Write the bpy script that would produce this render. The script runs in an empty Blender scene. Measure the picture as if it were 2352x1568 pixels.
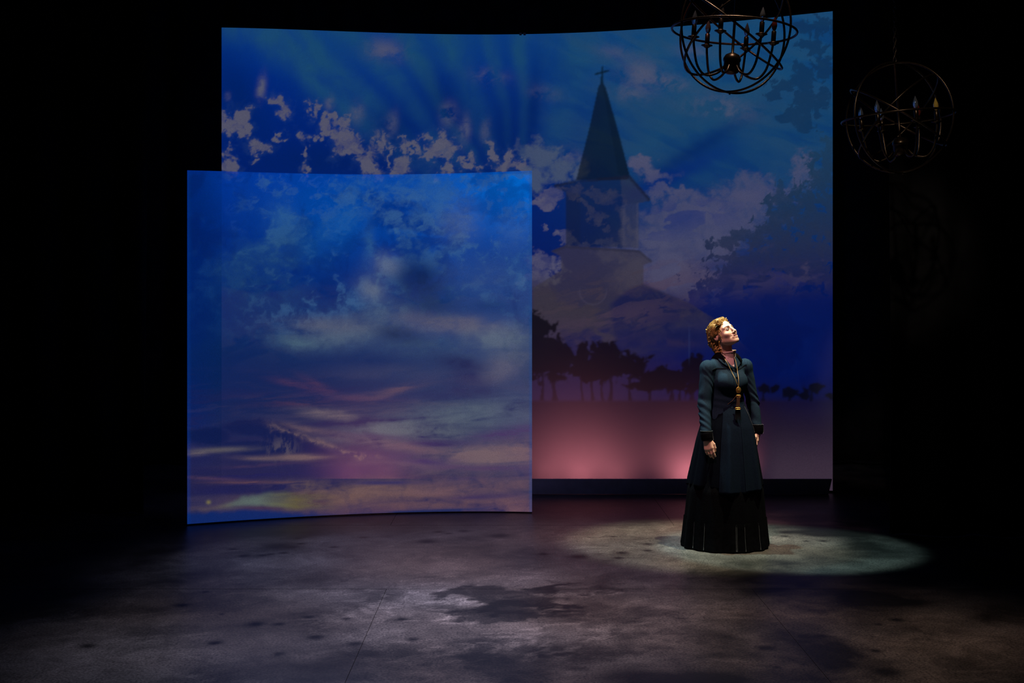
import bpy, bmesh, math, random
import numpy as np
from mathutils import Vector, Matrix

# ------------------------------------------------------------------ camera, world, light
scene = bpy.context.scene
COL = scene.collection
CAM_H, FPX, HORIZON, CX = 1.81, 2900.0, 700.0, 1176.0     # eye height (m), focal length (px), horizon row, centre column

cam_data = bpy.data.cameras.new('camera')
cam_data.sensor_width = 36.0
cam_data.lens = FPX / 2352.0 * 36.0
cam_data.shift_y = -(784.0 - HORIZON) / 2352.0
cam_data.clip_end = 100
cam = bpy.data.objects.new('camera', cam_data)
cam.location = (0, 0, CAM_H)
cam.rotation_euler = (math.radians(90), 0, 0)
COL.objects.link(cam)
scene.camera = cam

scene.view_settings.view_transform = 'Standard'
scene.view_settings.look = 'None'
scene.view_settings.exposure = 0.0
scene.view_settings.gamma = 1.0
scene.view_settings.use_curve_mapping = False
scene.cycles.use_denoising = True
scene.cycles.use_adaptive_sampling = True
scene.cycles.adaptive_threshold = 0.05
scene.cycles.max_bounces = 4
scene.cycles.transparent_max_bounces = 12
scene.cycles.caustics_reflective = False
scene.cycles.caustics_refractive = False
scene.cycles.sample_clamp_indirect = 3.0

world = bpy.data.worlds.new('dark_theatre')
scene.world = world
world.use_nodes = True
world.node_tree.nodes['Background'].inputs[0].default_value = (0.0020, 0.0021, 0.0028, 1)
world.node_tree.nodes['Background'].inputs[1].default_value = 0.4


def spot(name, loc, target, power, color, half_deg, blend, size=0.06):
    ld = bpy.data.lights.new(name, 'SPOT')
    ld.energy = power
    ld.color = color
    ld.spot_size = math.radians(half_deg * 2)
    ld.spot_blend = blend
    ld.shadow_soft_size = size
    ob = bpy.data.objects.new(name, ld)
    ob.location = loc
    d = Vector(target) - Vector(loc)
    ob.rotation_euler = d.to_track_quat('-Z', 'Y').to_euler()
    COL.objects.link(ob)
    return ob


WX, WY = 1.605, 9.50                                       # where the woman stands
# two hard-edged spots from the grid above, one from each side, crossing on her
spot('spot_from_stage_right_grid', (2.50, 8.75, 6.4), (1.53, 9.53, 0), 1750, (1.0, 0.95, 0.60), 10.4, 0.55, 0.07)
spot('spot_from_stage_left_grid', (0.55, 10.1, 6.4), (2.02, 9.45, 0), 1850, (0.62, 1.0, 0.86), 8.6, 0.30, 0.07)
# rosy key from the front truss, steep, on her face and coat
spot('front_truss_rose', (0.4, 6.5, 6.9), (1.62, 9.42, 1.30), 1150, (1.0, 0.46, 0.45), 7.0, 0.9, 0.18)
# soft overhead washes on the deck
spot('wash_cool', (-1.05, 6.7, 7.0), (-1.05, 6.8, 0), 1250, (0.78, 0.78, 1.0), 13.5, 1.0, 0.5)
spot('wash_cool', (-1.15, 8.7, 7.0), (-1.15, 8.9, 0), 900, (0.80, 0.76, 1.0), 13.0, 1.0, 0.5)
spot('wash_mauve', (0.15, 7.0, 7.0), (0.12, 7.15, 0), 1950, (1.0, 0.78, 0.84), 14.5, 1.0, 0.5)
spot('wash_rear', (0.35, 9.1, 7.0), (0.25, 9.2, 0), 900, (1.0, 0.68, 0.78), 13.5, 1.0, 0.5)
spot('wash_warm', (1.55, 6.9, 7.0), (1.55, 7.0, 0), 820, (1.0, 0.74, 0.58), 13.0, 1.0, 0.5)
# dim warm house lamp that grazes the right-hand chandelier and drape
spot('house_lamp', (0.6, 1.5, 7.0), (2.62, 8.46, 3.06), 420, (1.0, 0.82, 0.62), 3.8, 0.6, 0.1)
# pink floor uplights hidden behind the ground row, aimed at the foot of the rear screen
for ux, uy, pw in ((-1.62, 12.10, 34.0), (-1.26, 12.10, 34.0), (0.34, 12.10, 15.0), (0.68, 12.10, 29.0), (1.04, 12.10, 15.0), (1.74, 12.11, 32.0), (2.16, 12.11, 20.0)):
    spot('pink_uplight', (ux, uy, 0.09), (ux, uy + 0.45, 0.30), pw, (1.0, 0.27, 0.32), 56, 1.0, 0.08)

# ------------------------------------------------------------------ helpers
RNG = np.random.RandomState(7)
LAT = RNG.rand(256, 256).astype(np.float32)


def vnoise(x, y, seed=0):
    x = np.asarray(x) + np.float32(seed * 17.31)
    y = np.asarray(y) + np.float32(seed * 9.77)
    xi = np.floor(x).astype(np.int32)
    yi = np.floor(y).astype(np.int32)
    fx = x - xi
    fy = y - yi
    fx = fx * fx * fx * (fx * (fx * 6 - 15) + 10)
    fy = fy * fy * fy * (fy * (fy * 6 - 15) + 10)
    a = LAT[xi & 255, yi & 255]
    b = LAT[(xi + 1) & 255, yi & 255]
    c = LAT[xi & 255, (yi + 1) & 255]
    d = LAT[(xi + 1) & 255, (yi + 1) & 255]
    return (a * (1 - fx) + b * fx) * (1 - fy) + (c * (1 - fx) + d * fx) * fy


def fbm(x, y, octv=5, seed=0, gain=0.5):
    s = 0.0
    amp = 1.0
    tot = 0.0
    for o in range(octv):
        s = s + amp * vnoise(x * 2 ** o, y * 2 ** o, seed + o * 3)
        tot += amp
        amp *= gain
    return 0.5 + (s / tot - 0.5) * 1.75                      # ~0..1 about 0.5


def wfbm(x, y, octv=5, seed=0, gain=0.55, w=0.9):
    """billowing noise: the domain is bent by a second noise"""
    a = fbm(x + 3.1, y + 1.7, 3, seed + 50) - 0.5
    b = fbm(x - 5.2, y + 8.3, 3, seed + 60) - 0.5
    return fbm(x + w * a, y + w * b, octv, seed, gain)


def sstep(a, b, t):
    u = np.clip((t - a) / (b - a), 0, 1)
    return u * u * (3 - 2 * u)


def lin(c):
    c = np.asarray(c, float) / 255.0
    return np.where(c <= 0.04045, c / 12.92, ((c + 0.055) / 1.055) ** 2.4).astype(np.float32)


def floor_pt(px, py):
    d = CAM_H * FPX / (py - HORIZON)
    return (px - CX) / FPX * d, d


def link(ob, parent=None, **props):
    COL.objects.link(ob)
    if parent is not None:
        ob.parent = parent
    for k, v in props.items():
        ob[k] = v
    return ob


def empty(name, loc=(0, 0, 0), **props):
    ob = bpy.data.objects.new(name, None)
    ob.empty_display_size = 0.1
    ob.location = loc
    return link(ob, None, **props)


def mesh_obj(name, verts, faces, mat=None, parent=None, smooth=True, **props):
    me = bpy.data.meshes.new(name)
    verts = np.asarray(verts, dtype=np.float32)
    if isinstance(faces, np.ndarray):
        n = len(faces)
        k = faces.shape[1]
        me.vertices.add(len(verts))
        me.vertices.foreach_set('co', verts.ravel())
        me.loops.add(n * k)
        me.loops.foreach_set('vertex_index', faces.astype(np.int32).ravel())
        me.polygons.add(n)
        me.polygons.foreach_set('loop_start', np.arange(0, n * k, k, dtype=np.int32))
        me.polygons.foreach_set('loop_total', np.full(n, k, dtype=np.int32))
        me.update(calc_edges=True)
    else:
        me.from_pydata([tuple(map(float, v)) for v in verts], [], faces)
    me.polygons.foreach_set('use_smooth', np.full(len(me.polygons), smooth, dtype=bool))
    if mat:
        me.materials.append(mat)
    me.update()
    return link(bpy.data.objects.new(name, me), parent, **props)


def set_color(ob, name, rgb):
    a = ob.data.attributes.new(name, 'FLOAT_COLOR', 'POINT')
    buf = np.ones((len(ob.data.vertices), 4), dtype=np.float32)
    buf[:, :3] = rgb
    a.data.foreach_set('color', buf.ravel())


def grid_faces(nu, nv, wrap_u=False, wrap_v=False):
    iu = np.arange(nu if wrap_u else nu - 1)
    iv = np.arange(nv if wrap_v else nv - 1)
    U, V = np.meshgrid(iu, iv, indexing='ij')
    U2 = (U + 1) % nu
    V2 = (V + 1) % nv
    return np.stack([U * nv + V, U2 * nv + V, U2 * nv + V2, U * nv + V2], -1).reshape(-1, 4)


def frames_along(P, closed=False):
    P = np.asarray(P, float)
    n = len(P)
    T = np.roll(P, -1, 0) - np.roll(P, 1, 0) if closed else np.gradient(P, axis=0)
    T /= np.linalg.norm(T, axis=1, keepdims=True) + 1e-12
    N = np.zeros_like(P)
    t0 = T[0]
    a = np.array([0, 0, 1.0]) if abs(t0[2]) < 0.9 else np.array([1.0, 0, 0])
    v = np.cross(t0, a)
    v /= np.linalg.norm(v)
    for i in range(n):
        v = v - T[i] * np.dot(v, T[i])
        v /= np.linalg.norm(v) + 1e-12
        N[i] = v
    return T, N, np.cross(T, N)


def tube_geo(P, r, seg=8, closed=False, caps=True):
    P = np.asarray(P, float)
    n = len(P)
    r = np.broadcast_to(np.asarray(r, float), (n,))
    T, N, B = frames_along(P, closed)
    a = np.linspace(0, 2 * math.pi, seg, endpoint=False)
    V = P[:, None] + r[:, None, None] * (np.cos(a)[None, :, None] * N[:, None] + np.sin(a)[None, :, None] * B[:, None])
    F = grid_faces(n, seg, closed, True)
    faces = [tuple(map(int, f)) for f in F]
    if caps and not closed:
        faces.append(tuple(range(seg - 1, -1, -1)))
        faces.append(tuple(range((n - 1) * seg, n * seg)))
    return V.reshape(-1, 3), faces


def tube(name, P, r, mat, parent=None, seg=8, closed=False, **props):
    V, F = tube_geo(P, r, seg, closed)
    return mesh_obj(name, V, F, mat, parent, True, **props)


def lathe(name, prof, mat, parent=None, seg=20, center=(0, 0, 0), M=None, **props):
    prof = np.asarray(prof, float)
    a = np.linspace(0, 2 * math.pi, seg, endpoint=False)
    V = np.stack([prof[:, 0:1] * np.cos(a), prof[:, 0:1] * np.sin(a), np.repeat(prof[:, 1:2], seg, 1)], -1).reshape(-1, 3)
    if M is not None:
        V = V @ np.asarray(M).T
    V = V + np.asarray(center)
    return mesh_obj(name, V, grid_faces(len(prof), seg, False, True), mat, parent, True, **props)


def box_obj(name, lo, hi, mat, parent=None, **props):
    x0, y0, z0 = lo
    x1, y1, z1 = hi
    V = [(x0, y0, z0), (x1, y0, z0), (x1, y1, z0), (x0, y1, z0), (x0, y0, z1), (x1, y0, z1), (x1, y1, z1), (x0, y1, z1)]
    F = [(0, 3, 2, 1), (4, 5, 6, 7), (0, 1, 5, 4), (1, 2, 6, 5), (2, 3, 7, 6), (3, 0, 4, 7)]
    return mesh_obj(name, V, F, mat, parent, False, **props)


def catmull(P, n):
    P = np.asarray(P, float)
    Q = np.vstack([2 * P[0] - P[1], P, 2 * P[-1] - P[-2]])
    t = np.linspace(0, len(P) - 1 - 1e-9, n)
    i = t.astype(int)
    u = (t - i)[:, None]
    p0, p1, p2, p3 = Q[i], Q[i + 1], Q[i + 2], Q[i + 3]
    return 0.5 * (2 * p1 + (p2 - p0) * u + (2 * p0 - 5 * p1 + 4 * p2 - p3) * u ** 2 + (3 * p1 - p0 - 3 * p2 + p3) * u ** 3)


# ------------------------------------------------------------------ materials
def mat_new(name):
    m = bpy.data.materials.new(name)
    m.use_nodes = True
    nt = m.node_tree
    return m, nt, nt.nodes['Principled BSDF']


def simple(name, col, rough=0.6, metal=0.0, spec=0.5, noise=0.0, nscale=30.0, bump=0.0, sheen=0.0):
    m, nt, b = mat_new(name)
    b.inputs['Base Color'].default_value = (*col, 1)
    b.inputs['Roughness'].default_value = rough
    b.inputs['Metallic'].default_value = metal
    b.inputs['Specular IOR Level'].default_value = spec
    if sheen:
        b.inputs['Sheen Weight'].default_value = sheen
    if noise or bump:
        tc = nt.nodes.new('ShaderNodeTexCoord')
        nz = nt.nodes.new('ShaderNodeTexNoise')
        nz.inputs['Scale'].default_value = nscale
        nz.inputs['Detail'].default_value = 6
        nt.links.new(tc.outputs['Object'], nz.inputs['Vector'])
        if noise:
            cr = nt.nodes.new('ShaderNodeValToRGB')
            cr.color_ramp.elements[0].position = 0.3
            cr.color_ramp.elements[1].position = 0.7
            cr.color_ramp.elements[0].color = (*[c * (1 - noise) for c in col], 1)
            cr.color_ramp.elements[1].color = (*[min(1, c * (1 + noise)) for c in col], 1)
            nt.links.new(nz.outputs['Fac'], cr.inputs['Fac'])
            nt.links.new(cr.outputs['Color'], b.inputs['Base Color'])
        if bump:
            bp = nt.nodes.new('ShaderNodeBump')
            bp.inputs['Strength'].default_value = bump
            bp.inputs['Distance'].default_value = 0.004
            nt.links.new(nz.outputs['Fac'], bp.inputs['Height'])
            nt.links.new(bp.outputs['Normal'], b.inputs['Normal'])
    return m


def attr_mat(name, attr, rough=0.6, spec=0.4, sss=0.0, bump=0.0, nscale=60):
    m, nt, b = mat_new(name)
    at = nt.nodes.new('ShaderNodeAttribute')
    at.attribute_name = attr
    nt.links.new(at.outputs['Color'], b.inputs['Base Color'])
    b.inputs['Roughness'].default_value = rough
    b.inputs['Specular IOR Level'].default_value = spec
    if sss:
        b.inputs['Subsurface Weight'].default_value = sss
        b.inputs['Subsurface Radius'].default_value = (1.0, 0.35, 0.2)
        b.inputs['Subsurface Scale'].default_value = 0.008
    if bump:
        tc = nt.nodes.new('ShaderNodeTexCoord')
        nz = nt.nodes.new('ShaderNodeTexNoise')
        nz.inputs['Scale'].default_value = nscale
        nz.inputs['Detail'].default_value = 5
        nt.links.new(tc.outputs['Object'], nz.inputs['Vector'])
        bp = nt.nodes.new('ShaderNodeBump')
        bp.inputs['Strength'].default_value = bump
        bp.inputs['Distance'].default_value = 0.004
        nt.links.new(nz.outputs['Fac'], bp.inputs['Height'])
        nt.links.new(bp.outputs['Normal'], b.inputs['Normal'])
    return m


def screen_mat(name, see_through, albedo):
    """projection fabric: shows the projected picture, takes real light, lets some of what is behind through"""
    m, nt, b = mat_new(name)
    out = nt.nodes['Material Output']
    at = nt.nodes.new('ShaderNodeAttribute')
    at.attribute_name = 'picture'
    nz = nt.nodes.new('ShaderNodeTexNoise')
    tc = nt.nodes.new('ShaderNodeTexCoord')
    nz.inputs['Scale'].default_value = 170
    nz.inputs['Detail'].default_value = 3
    nt.links.new(tc.outputs['Object'], nz.inputs['Vector'])
    mr = nt.nodes.new('ShaderNodeMapRange')
    mr.inputs['From Min'].default_value = 0.3
    mr.inputs['From Max'].default_value = 0.7
    mr.inputs['To Min'].default_value = 0.84
    mr.inputs['To Max'].default_value = 1.16
    nt.links.new(nz.outputs['Fac'], mr.inputs['Value'])
    mx = nt.nodes.new('ShaderNodeVectorMath')
    mx.operation = 'SCALE'
    nt.links.new(at.outputs['Color'], mx.inputs[0])
    nt.links.new(mr.outputs['Result'], mx.inputs['Scale'])
    b.inputs['Base Color'].default_value = (*albedo, 1)
    b.inputs['Roughness'].default_value = 0.95
    b.inputs['Specular IOR Level'].default_value = 0.05
    nt.links.new(mx.outputs['Vector'], b.inputs['Emission Color'])
    b.inputs['Emission Strength'].default_value = 1.0
    m.cycles.emission_sampling = 'NONE'
    if see_through > 0:
        tr = nt.nodes.new('ShaderNodeBsdfTransparent')
        mix = nt.nodes.new('ShaderNodeMixShader')
        mix.inputs['Fac'].default_value = 1 - see_through
        nt.links.new(tr.outputs[0], mix.inputs[1])
        nt.links.new(b.outputs[0], mix.inputs[2])
        nt.links.new(mix.outputs[0], out.inputs['Surface'])
    return m


M_velvet = simple('black_velvet', (0.0028, 0.0028, 0.0042), 1.0, spec=0.03, noise=0.4, nscale=40)
M_drape = simple('black_drape', (0.012, 0.012, 0.014), 0.95, spec=0.08, noise=0.4, nscale=6)
M_board = simple('ground_row_paint', (0.42, 0.44, 0.58), 0.85, spec=0.15, noise=0.15, nscale=8)
M_iron = simple('aged_bronze', (0.085, 0.058, 0.038), 0.30, metal=0.9, noise=0.35, nscale=60)
M_navy = simple('navy_wool', (0.0105, 0.0255, 0.0480), 0.85, spec=0.08, noise=0.35, nscale=240, bump=0.22)
M_navy3 = simple('dark_coat_wool', (0.0018, 0.0030, 0.0068), 0.95, spec=0.03, noise=0.35, nscale=200, bump=0.2)
M_navy2 = simple('navy_skirt_wool', (0.0042, 0.0086, 0.0190), 0.95, spec=0.04, noise=0.35, nscale=200, bump=0.2)
M_black = simple('black_skirt_cloth', (0.0026, 0.0027, 0.0042), 1.0, spec=0.03, noise=0.4, nscale=150, bump=0.3)
M_piping = simple('pale_piping', (0.09, 0.10, 0.12), 0.7, noise=0.2)
M_dkseam = simple('dark_seam', (0.006, 0.008, 0.012), 0.9, spec=0.1)
M_gold = simple('brass', (0.58, 0.34, 0.09), 0.42, metal=0.9, noise=0.2, nscale=80)
M_cord = simple('gold_cord', (0.42, 0.31, 0.13), 0.45, metal=0.35)
M_leather = simple('brown_leather', (0.030, 0.011, 0.006), 0.6, spec=0.2, noise=0.3, nscale=60)
M_blouse = simple('pale_pink_lace', (0.60, 0.42, 0.43), 0.8, noise=0.12, nscale=300, bump=0.8)
M_bulb_clear = None


def glass(name, col, alpha_like):
    m, nt, b = mat_new(name)
    b.inputs['Base Color'].default_value = (*col, 1)
    b.inputs['Roughness'].default_value = 0.06
    b.inputs['Transmission Weight'].default_value = alpha_like
    b.inputs['IOR'].default_value = 1.45
    return m


M_bulb_clear = glass('clear_bulb_glass', (0.85, 0.9, 1.0), 0.9)
M_bulb_amber = glass('amber_bulb_glass', (0.75, 0.50, 0.10), 0.25)
M_bulb_red = glass('red_bulb_glass', (0.35, 0.05, 0.03), 0.5)
M_bulb_dim = glass('smoked_bulb_glass', (0.30, 0.24, 0.20), 0.85)

# ------------------------------------------------------------------ floor
def floor_material():
    m, nt, b = mat_new('painted_deck')
    at = nt.nodes.new('ShaderNodeAttribute')
    at.attribute_name = 'paint'
    geo = nt.nodes.new('ShaderNodeNewGeometry')
    n1 = nt.nodes.new('ShaderNodeTexNoise')
    n1.inputs['Scale'].default_value = 75
    n1.inputs['Detail'].default_value = 4
    n1.inputs['Roughness'].default_value = 0.7
    n2 = nt.nodes.new('ShaderNodeTexNoise')
    n2.inputs['Scale'].default_value = 4.5
    n2.inputs['Detail'].default_value = 9
    n2.inputs['Roughness'].default_value = 0.62
    n2.inputs['Distortion'].default_value = 1.6
    for n in (n1, n2):
        nt.links.new(geo.outputs['Position'], n.inputs['Vector'])
    r1 = nt.nodes.new('ShaderNodeMapRange')
    for k, v in (('From Min', 0.36), ('From Max', 0.64), ('To Min', 0.40), ('To Max', 1.70)):
        r1.inputs[k].default_value = v
    nt.links.new(n1.outputs['Fac'], r1.inputs['Value'])
    r2 = nt.nodes.new('ShaderNodeMapRange')
    for k, v in (('From Min', 0.35), ('From Max', 0.68), ('To Min', 0.72), ('To Max', 1.3)):
        r2.inputs[k].default_value = v
    nt.links.new(n2.outputs['Fac'], r2.inputs['Value'])
    mu = nt.nodes.new('ShaderNodeMath')
    mu.operation = 'MULTIPLY'
    nt.links.new(r1.outputs['Result'], mu.inputs[0])
    nt.links.new(r2.outputs['Result'], mu.inputs[1])
    sc = nt.nodes.new('ShaderNodeVectorMath')
    sc.operation = 'SCALE'
    nt.links.new(at.outputs['Color'], sc.inputs[0])
    nt.links.new(mu.outputs['Value'], sc.inputs['Scale'])
    nt.links.new(sc.outputs['Vector'], b.inputs['Base Color'])
    b.inputs['Roughness'].default_value = 0.37
    b.inputs['Specular IOR Level'].default_value = 0.5
    bp = nt.nodes.new('ShaderNodeBump')
    bp.inputs['Strength'].default_value = 0.25
    bp.inputs['Distance'].default_value = 0.002
    nt.links.new(n1.outputs['Fac'], bp.inputs['Height'])
    nt.links.new(bp.outputs['Normal'], b.inputs['Normal'])
    return m


M_floor = floor_material()
M_under = simple('dark_gap', (0.004, 0.004, 0.005), 0.9, noise=0.2)

# splashed dark dots on the deck: (column, row, half width) as measured, turned into floor positions
DOTS = [(981, 1243, 22), (1149, 1230, 24), (1007, 1221, 13), (1031, 1225, 10), (1065, 1219, 12), (641, 1254, 42), (672, 1256, 14),
        (692, 1248, 11), (652, 1269, 11), (603, 1275, 12), (767, 1256, 11), (535, 1261, 9), (471, 1359, 10), (418, 1389, 18),
        (508, 1410, 7), (588, 1433, 19), (641, 1433, 14), (709, 1417, 12), (795, 1420, 10), (923, 1422, 15), (725, 1463, 20),
        (817, 1478, 20), (493, 1476, 18), (948, 1468, 14), (641, 1501, 13), (835, 1234, 11), (201, 1483, 20), (1330, 1278, 22),
        (1249, 1272, 12), (1428, 1269, 16), (1420, 1281, 12), (1488, 1249, 10), (1487, 1264, 11), (1408, 1232, 8), (1881, 1228, 21),
        (1891, 1242, 11), (1852, 1242, 8), (1805, 1222, 14), (1803, 1231, 9), (1955, 1229, 9), (1866, 1189, 48), (1759, 1488, 20),
        (1849, 1462, 14), (1888, 1460, 13), (1918, 1479, 16), (1876, 1488, 14), (2060, 1423, 14), (2018, 1433, 10), (2011, 1494, 14),
        (2033, 1542, 38), (1785, 1532, 9), (1847, 1526, 7), (622, 1272, 8), (560, 1276, 14), (684, 1236, 8)]


def floor_paint(X, Y):
    n_big = fbm(X * 0.55, Y * 0.55, 4, 11)
    n_mid = fbm(X * 2.2 + 1.3 * n_big, Y * 2.2, 5, 23)
    warp = fbm(X * 1.4, Y * 1.4, 4, 31)
    swirl = fbm(X * 2.0 + 3.5 * warp, Y * 3.5 + 3.0 * warp, 5, 47)
    ridge = 1 - np.abs(2 * swirl - 1)
    v = 0.62 + 0.55 * (n_big - 0.5) * 1.6 + 0.5 * (n_mid - 0.5) * 1.4
    # chalky pale swirls near the middle of the deck
    cx, cy = floor_pt(1080, 1405)
    mask = np.exp(-(((X - cx) / 0.85) ** 2 + ((Y - cy) / 0.75) ** 2))
    cx2, cy2 = floor_pt(1180, 1462)
    mask = np.maximum(mask, 0.8 * np.exp(-(((X - cx2) / 0.75) ** 2 + ((Y - cy2) / 0.40) ** 2)))
    v = v + mask * (0.85 * sstep(0.82, 0.99, ridge) + 0.22 * sstep(0.38, 0.62, n_mid))
    v = v + 0.32 * sstep(0.86, 1.0, ridge) * sstep(0.42, 0.6, n_big)

    # dark spilled stains
    def stain(px, py, rx, ry, k, edge=0.30):
        sx, sy = floor_pt(px, py)
        gx = rx / FPX * sy
        gy = abs(floor_pt(px, py - ry)[1] - floor_pt(px, py + ry)[1]) / 2
        q = ((X - sx) / gx) ** 2 + ((Y - sy) / gy) ** 2
        q = np.sqrt(q) + 1.5 * (fbm(X * 3.2, Y * 3.2, 5, 77) - 0.5) + 0.9 * (fbm(X * 9.0, Y * 12.0, 4, 71, 0.6) - 0.5)
        return 1 - k * (1 - sstep(1 - edge, 1 + edge, q))
    for s in ((1180, 1366, 135, 24, 0.80, .22), (1150, 1404, 85, 18, 0.74, .2), (1290, 1352, 80, 12, 0.5, .4), (1190, 1520, 150, 34, 0.62, .55),
              (1400, 1412, 110, 36, 0.60, .5), (760, 1545, 260, 26, 0.45, .6), (1690, 1318, 110, 14, 0.5, .5), (1010, 1395, 60, 8, 0.45, .4),
              (1850, 1430, 160, 30, 0.4, .6), (1560, 1530, 200, 30, 0.35, .6), (480, 1385, 120, 22, 0.30, .6)):
        v = v * stain(*s)
    for px, py, rx in DOTS:
        sx, sy = floor_pt(px, py)
        g = rx / FPX * sy * 1.10
        gy = g * 1.05
        near = (np.abs(X - sx) < 4 * g) & (np.abs(Y - sy) < 4 * gy)
        if near.any():
            q = ((X[near] - sx) / g) ** 2 + ((Y[near] - sy) / gy) ** 2
            v[near] = v[near] * (1 - 0.93 * np.exp(-q ** 1.2))
    v = np.clip(v, 0.06, 2.4)
    warm = fbm(X * 0.8 + 40, Y * 0.8, 3, 5) - 0.5
    base = np.stack([0.112 + 0.022 * warm, 0.101 + 0 * warm, 0.101 - 0.018 * warm], -1)
    return base * v[..., None]


floor = box_obj('floor', (-9, 2.0, -0.12), (9, 16.0, -0.021), M_under, kind='structure')
PW = 2.33
PD = 2.33
rows = [(3.39, 0.365, 2.33), (5.72, -0.80, 2.33), (8.05, -7.0, 14.0), (10.38, 1.33, 2.33), (12.71, 0.2, 2.33)]
for y0, xoff, PW in rows:
    for k in range(-4, 4):
        x0 = xoff + k * PW
        if x0 + PW < -7 or x0 > 7:
            continue
        fine = 5 < y0 < 12 and (x0 > -4.2 or PW > 9) and x0 < 3.0
        step = 0.021 if fine else 0.10
        g = 0.0013
        gy_ = 0.0028
        n = int(PW / step)
        ny = int(PD / step)
        xs = np.linspace(x0 + g, x0 + PW - g, n)
        ys = np.linspace(y0 + gy_, y0 + PD - gy_, ny)
        xs = np.concatenate([[xs[0]], xs, [xs[-1]]])
        ys = np.concatenate([[ys[0]], ys, [ys[-1]]])
        Xg, Yg = np.meshgrid(xs, ys, indexing='ij')
        Zg = np.zeros_like(Xg)
        Zg[0] = Zg[-1] = -0.02
        Zg[:, 0] = Zg[:, -1] = -0.02
        ob = mesh_obj('floor_panel', np.stack([Xg, Yg, Zg], -1).reshape(-1, 3), grid_faces(n + 2, ny + 2), M_floor, floor, False)
        ob.data.materials.append(M_under)
        side = np.zeros((n + 1, ny + 1), dtype=np.int32)
        side[0] = side[-1] = 1
        side[:, 0] = side[:, -1] = 1
        ob.data.polygons.foreach_set('material_index', side.ravel())
        set_color(ob, 'paint', floor_paint(Xg, Yg).reshape(-1, 3))

# ------------------------------------------------------------------ back wall and black masking drapes
box_obj('wall_back', (-9, 15.2, 0), (9, 15.4, 8.0), M_drape, kind='structure')


def drape(name, x0, x1, y, height, label, ry=0.07, nf=2.6, seed=0, slant=0.0):
    nu = int((x1 - x0) * 26)
    us = np.linspace(x0, x1, nu)
    zs = np.linspace(0.012, height, 26)
    U, Z = np.meshgrid(us, zs, indexing='ij')
    ph = 2 * math.pi * nf * (U + 0.25 * fbm(U * 1.1, Z * 0.12, 3, seed))
    t = 1 - Z / height
    Yv = y + slant * (U - x0) + ry * (0.55 + 0.45 * t) * np.sin(ph) + 0.03 * np.sin(ph * 0.37 + seed)
    Xv = U + 0.02 * np.cos(ph) * (0.4 + t)
    root = empty(name, ((x0 + x1) / 2, y + slant * (x1 - x0) / 2, 0), label=label, category='curtain')
    base = np.array([(x0 + x1) / 2, y + slant * (x1 - x0) / 2, 0])
    F = grid_faces(nu, 26)
    cl = mesh_obj('cloth', np.stack([Xv, Yv, Z], -1).reshape(-1, 3) - base, F, M_drape, root)
    sol = cl.modifiers.new('thickness', 'SOLIDIFY')
    sol.thickness = 0.006
    Pm = np.stack([Xv[:, 0], Yv[:, 0], np.full(nu, 0.03)], -1) - base
    tube('hem', Pm, 0.014, M_drape, root, 6)
    return root


drape('stage_curtain', 2.93, 6.4, 9.85, 6.2, 'black masking drape at the right behind the smaller hanging chandelier', seed=3, nf=2.2, slant=0.03)
drape('stage_curtain', -7.0, -3.15, 10.9, 6.2, 'black masking drape at the far left beside the front screen', seed=8, nf=2.4)
drape('stage_curtain', -6.5, 6.5, 14.3, 7.0, 'wide black backdrop drape behind the tall rear screen', seed=5, nf=1.8)


# ------------------------------------------------------------------ projected pictures
def over(img, col, a):
    return img * (1 - a[..., None]) + lin(col) * a[..., None]


def blob(X, Y, x, y, rx, ry, ang=0.0):
    c, s = math.cos(math.radians(ang)), math.sin(math.radians(ang))
    dx, dy = X - x, Y - y
    u = (dx * c + dy * s) / rx
    v = (-dx * s + dy * c) / ry
    return u * u + v * v


def puff(X, Y, items, fine, amp=1.1, soft=0.22, ink=1.0, warp=0.0):
    """cumulus: sum of round bumps broken up by noise, thresholded"""
    f = np.full(X.shape, -9.0)
    if warp:
        wx = fbm(X / 26, Y / 26, 4, 301, 0.6) - 0.5
        wy = fbm(X / 26, Y / 26, 4, 331, 0.6) - 0.5
        X, Y = X + 2 * warp * wx, Y + 2 * warp * wy
    for it in items:
        q = 1 - np.sqrt(blob(X, Y, *it[:4], *(it[4:5])))
        f = np.maximum(f, q)
    return sstep(-soft, soft, f + amp * (fine - 0.5)) * ink


def wisp(X, Y, x, y, rx, ry, ang, noise, p=1.0):
    return np.exp(-blob(X, Y, x, y, rx, ry, ang) ** p) * np.clip(0.35 + 1.3 * (noise - 0.32), 0, 1.2)


def poly(X, Y, pts):
    pts = np.asarray(pts, float)
    inside = np.zeros(X.shape, bool)
    j = len(pts) - 1
    for i in range(len(pts)):
        xi, yi = pts[i]
        xj, yj = pts[j]
        cond = ((yi > Y) != (yj > Y)) & (X < (xj - xi) * (Y - yi) / (yj - yi + 1e-9) + xi)
        inside ^= cond
        j = i
    return inside.astype(float)


def soften(a, n=1):
    for _ in range(n):
        a = (a + np.roll(a, 1, 0) + np.roll(a, -1, 0) + np.roll(a, 1, 1) + np.roll(a, -1, 1)) / 5
    return a


def gradient(Y, stops):
    ys = [s[0] for s in stops]
    cs = np.array([lin(s[1]) for s in stops])
    return np.stack([np.interp(Y, ys, cs[:, k]) for k in range(3)], -1)


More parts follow.
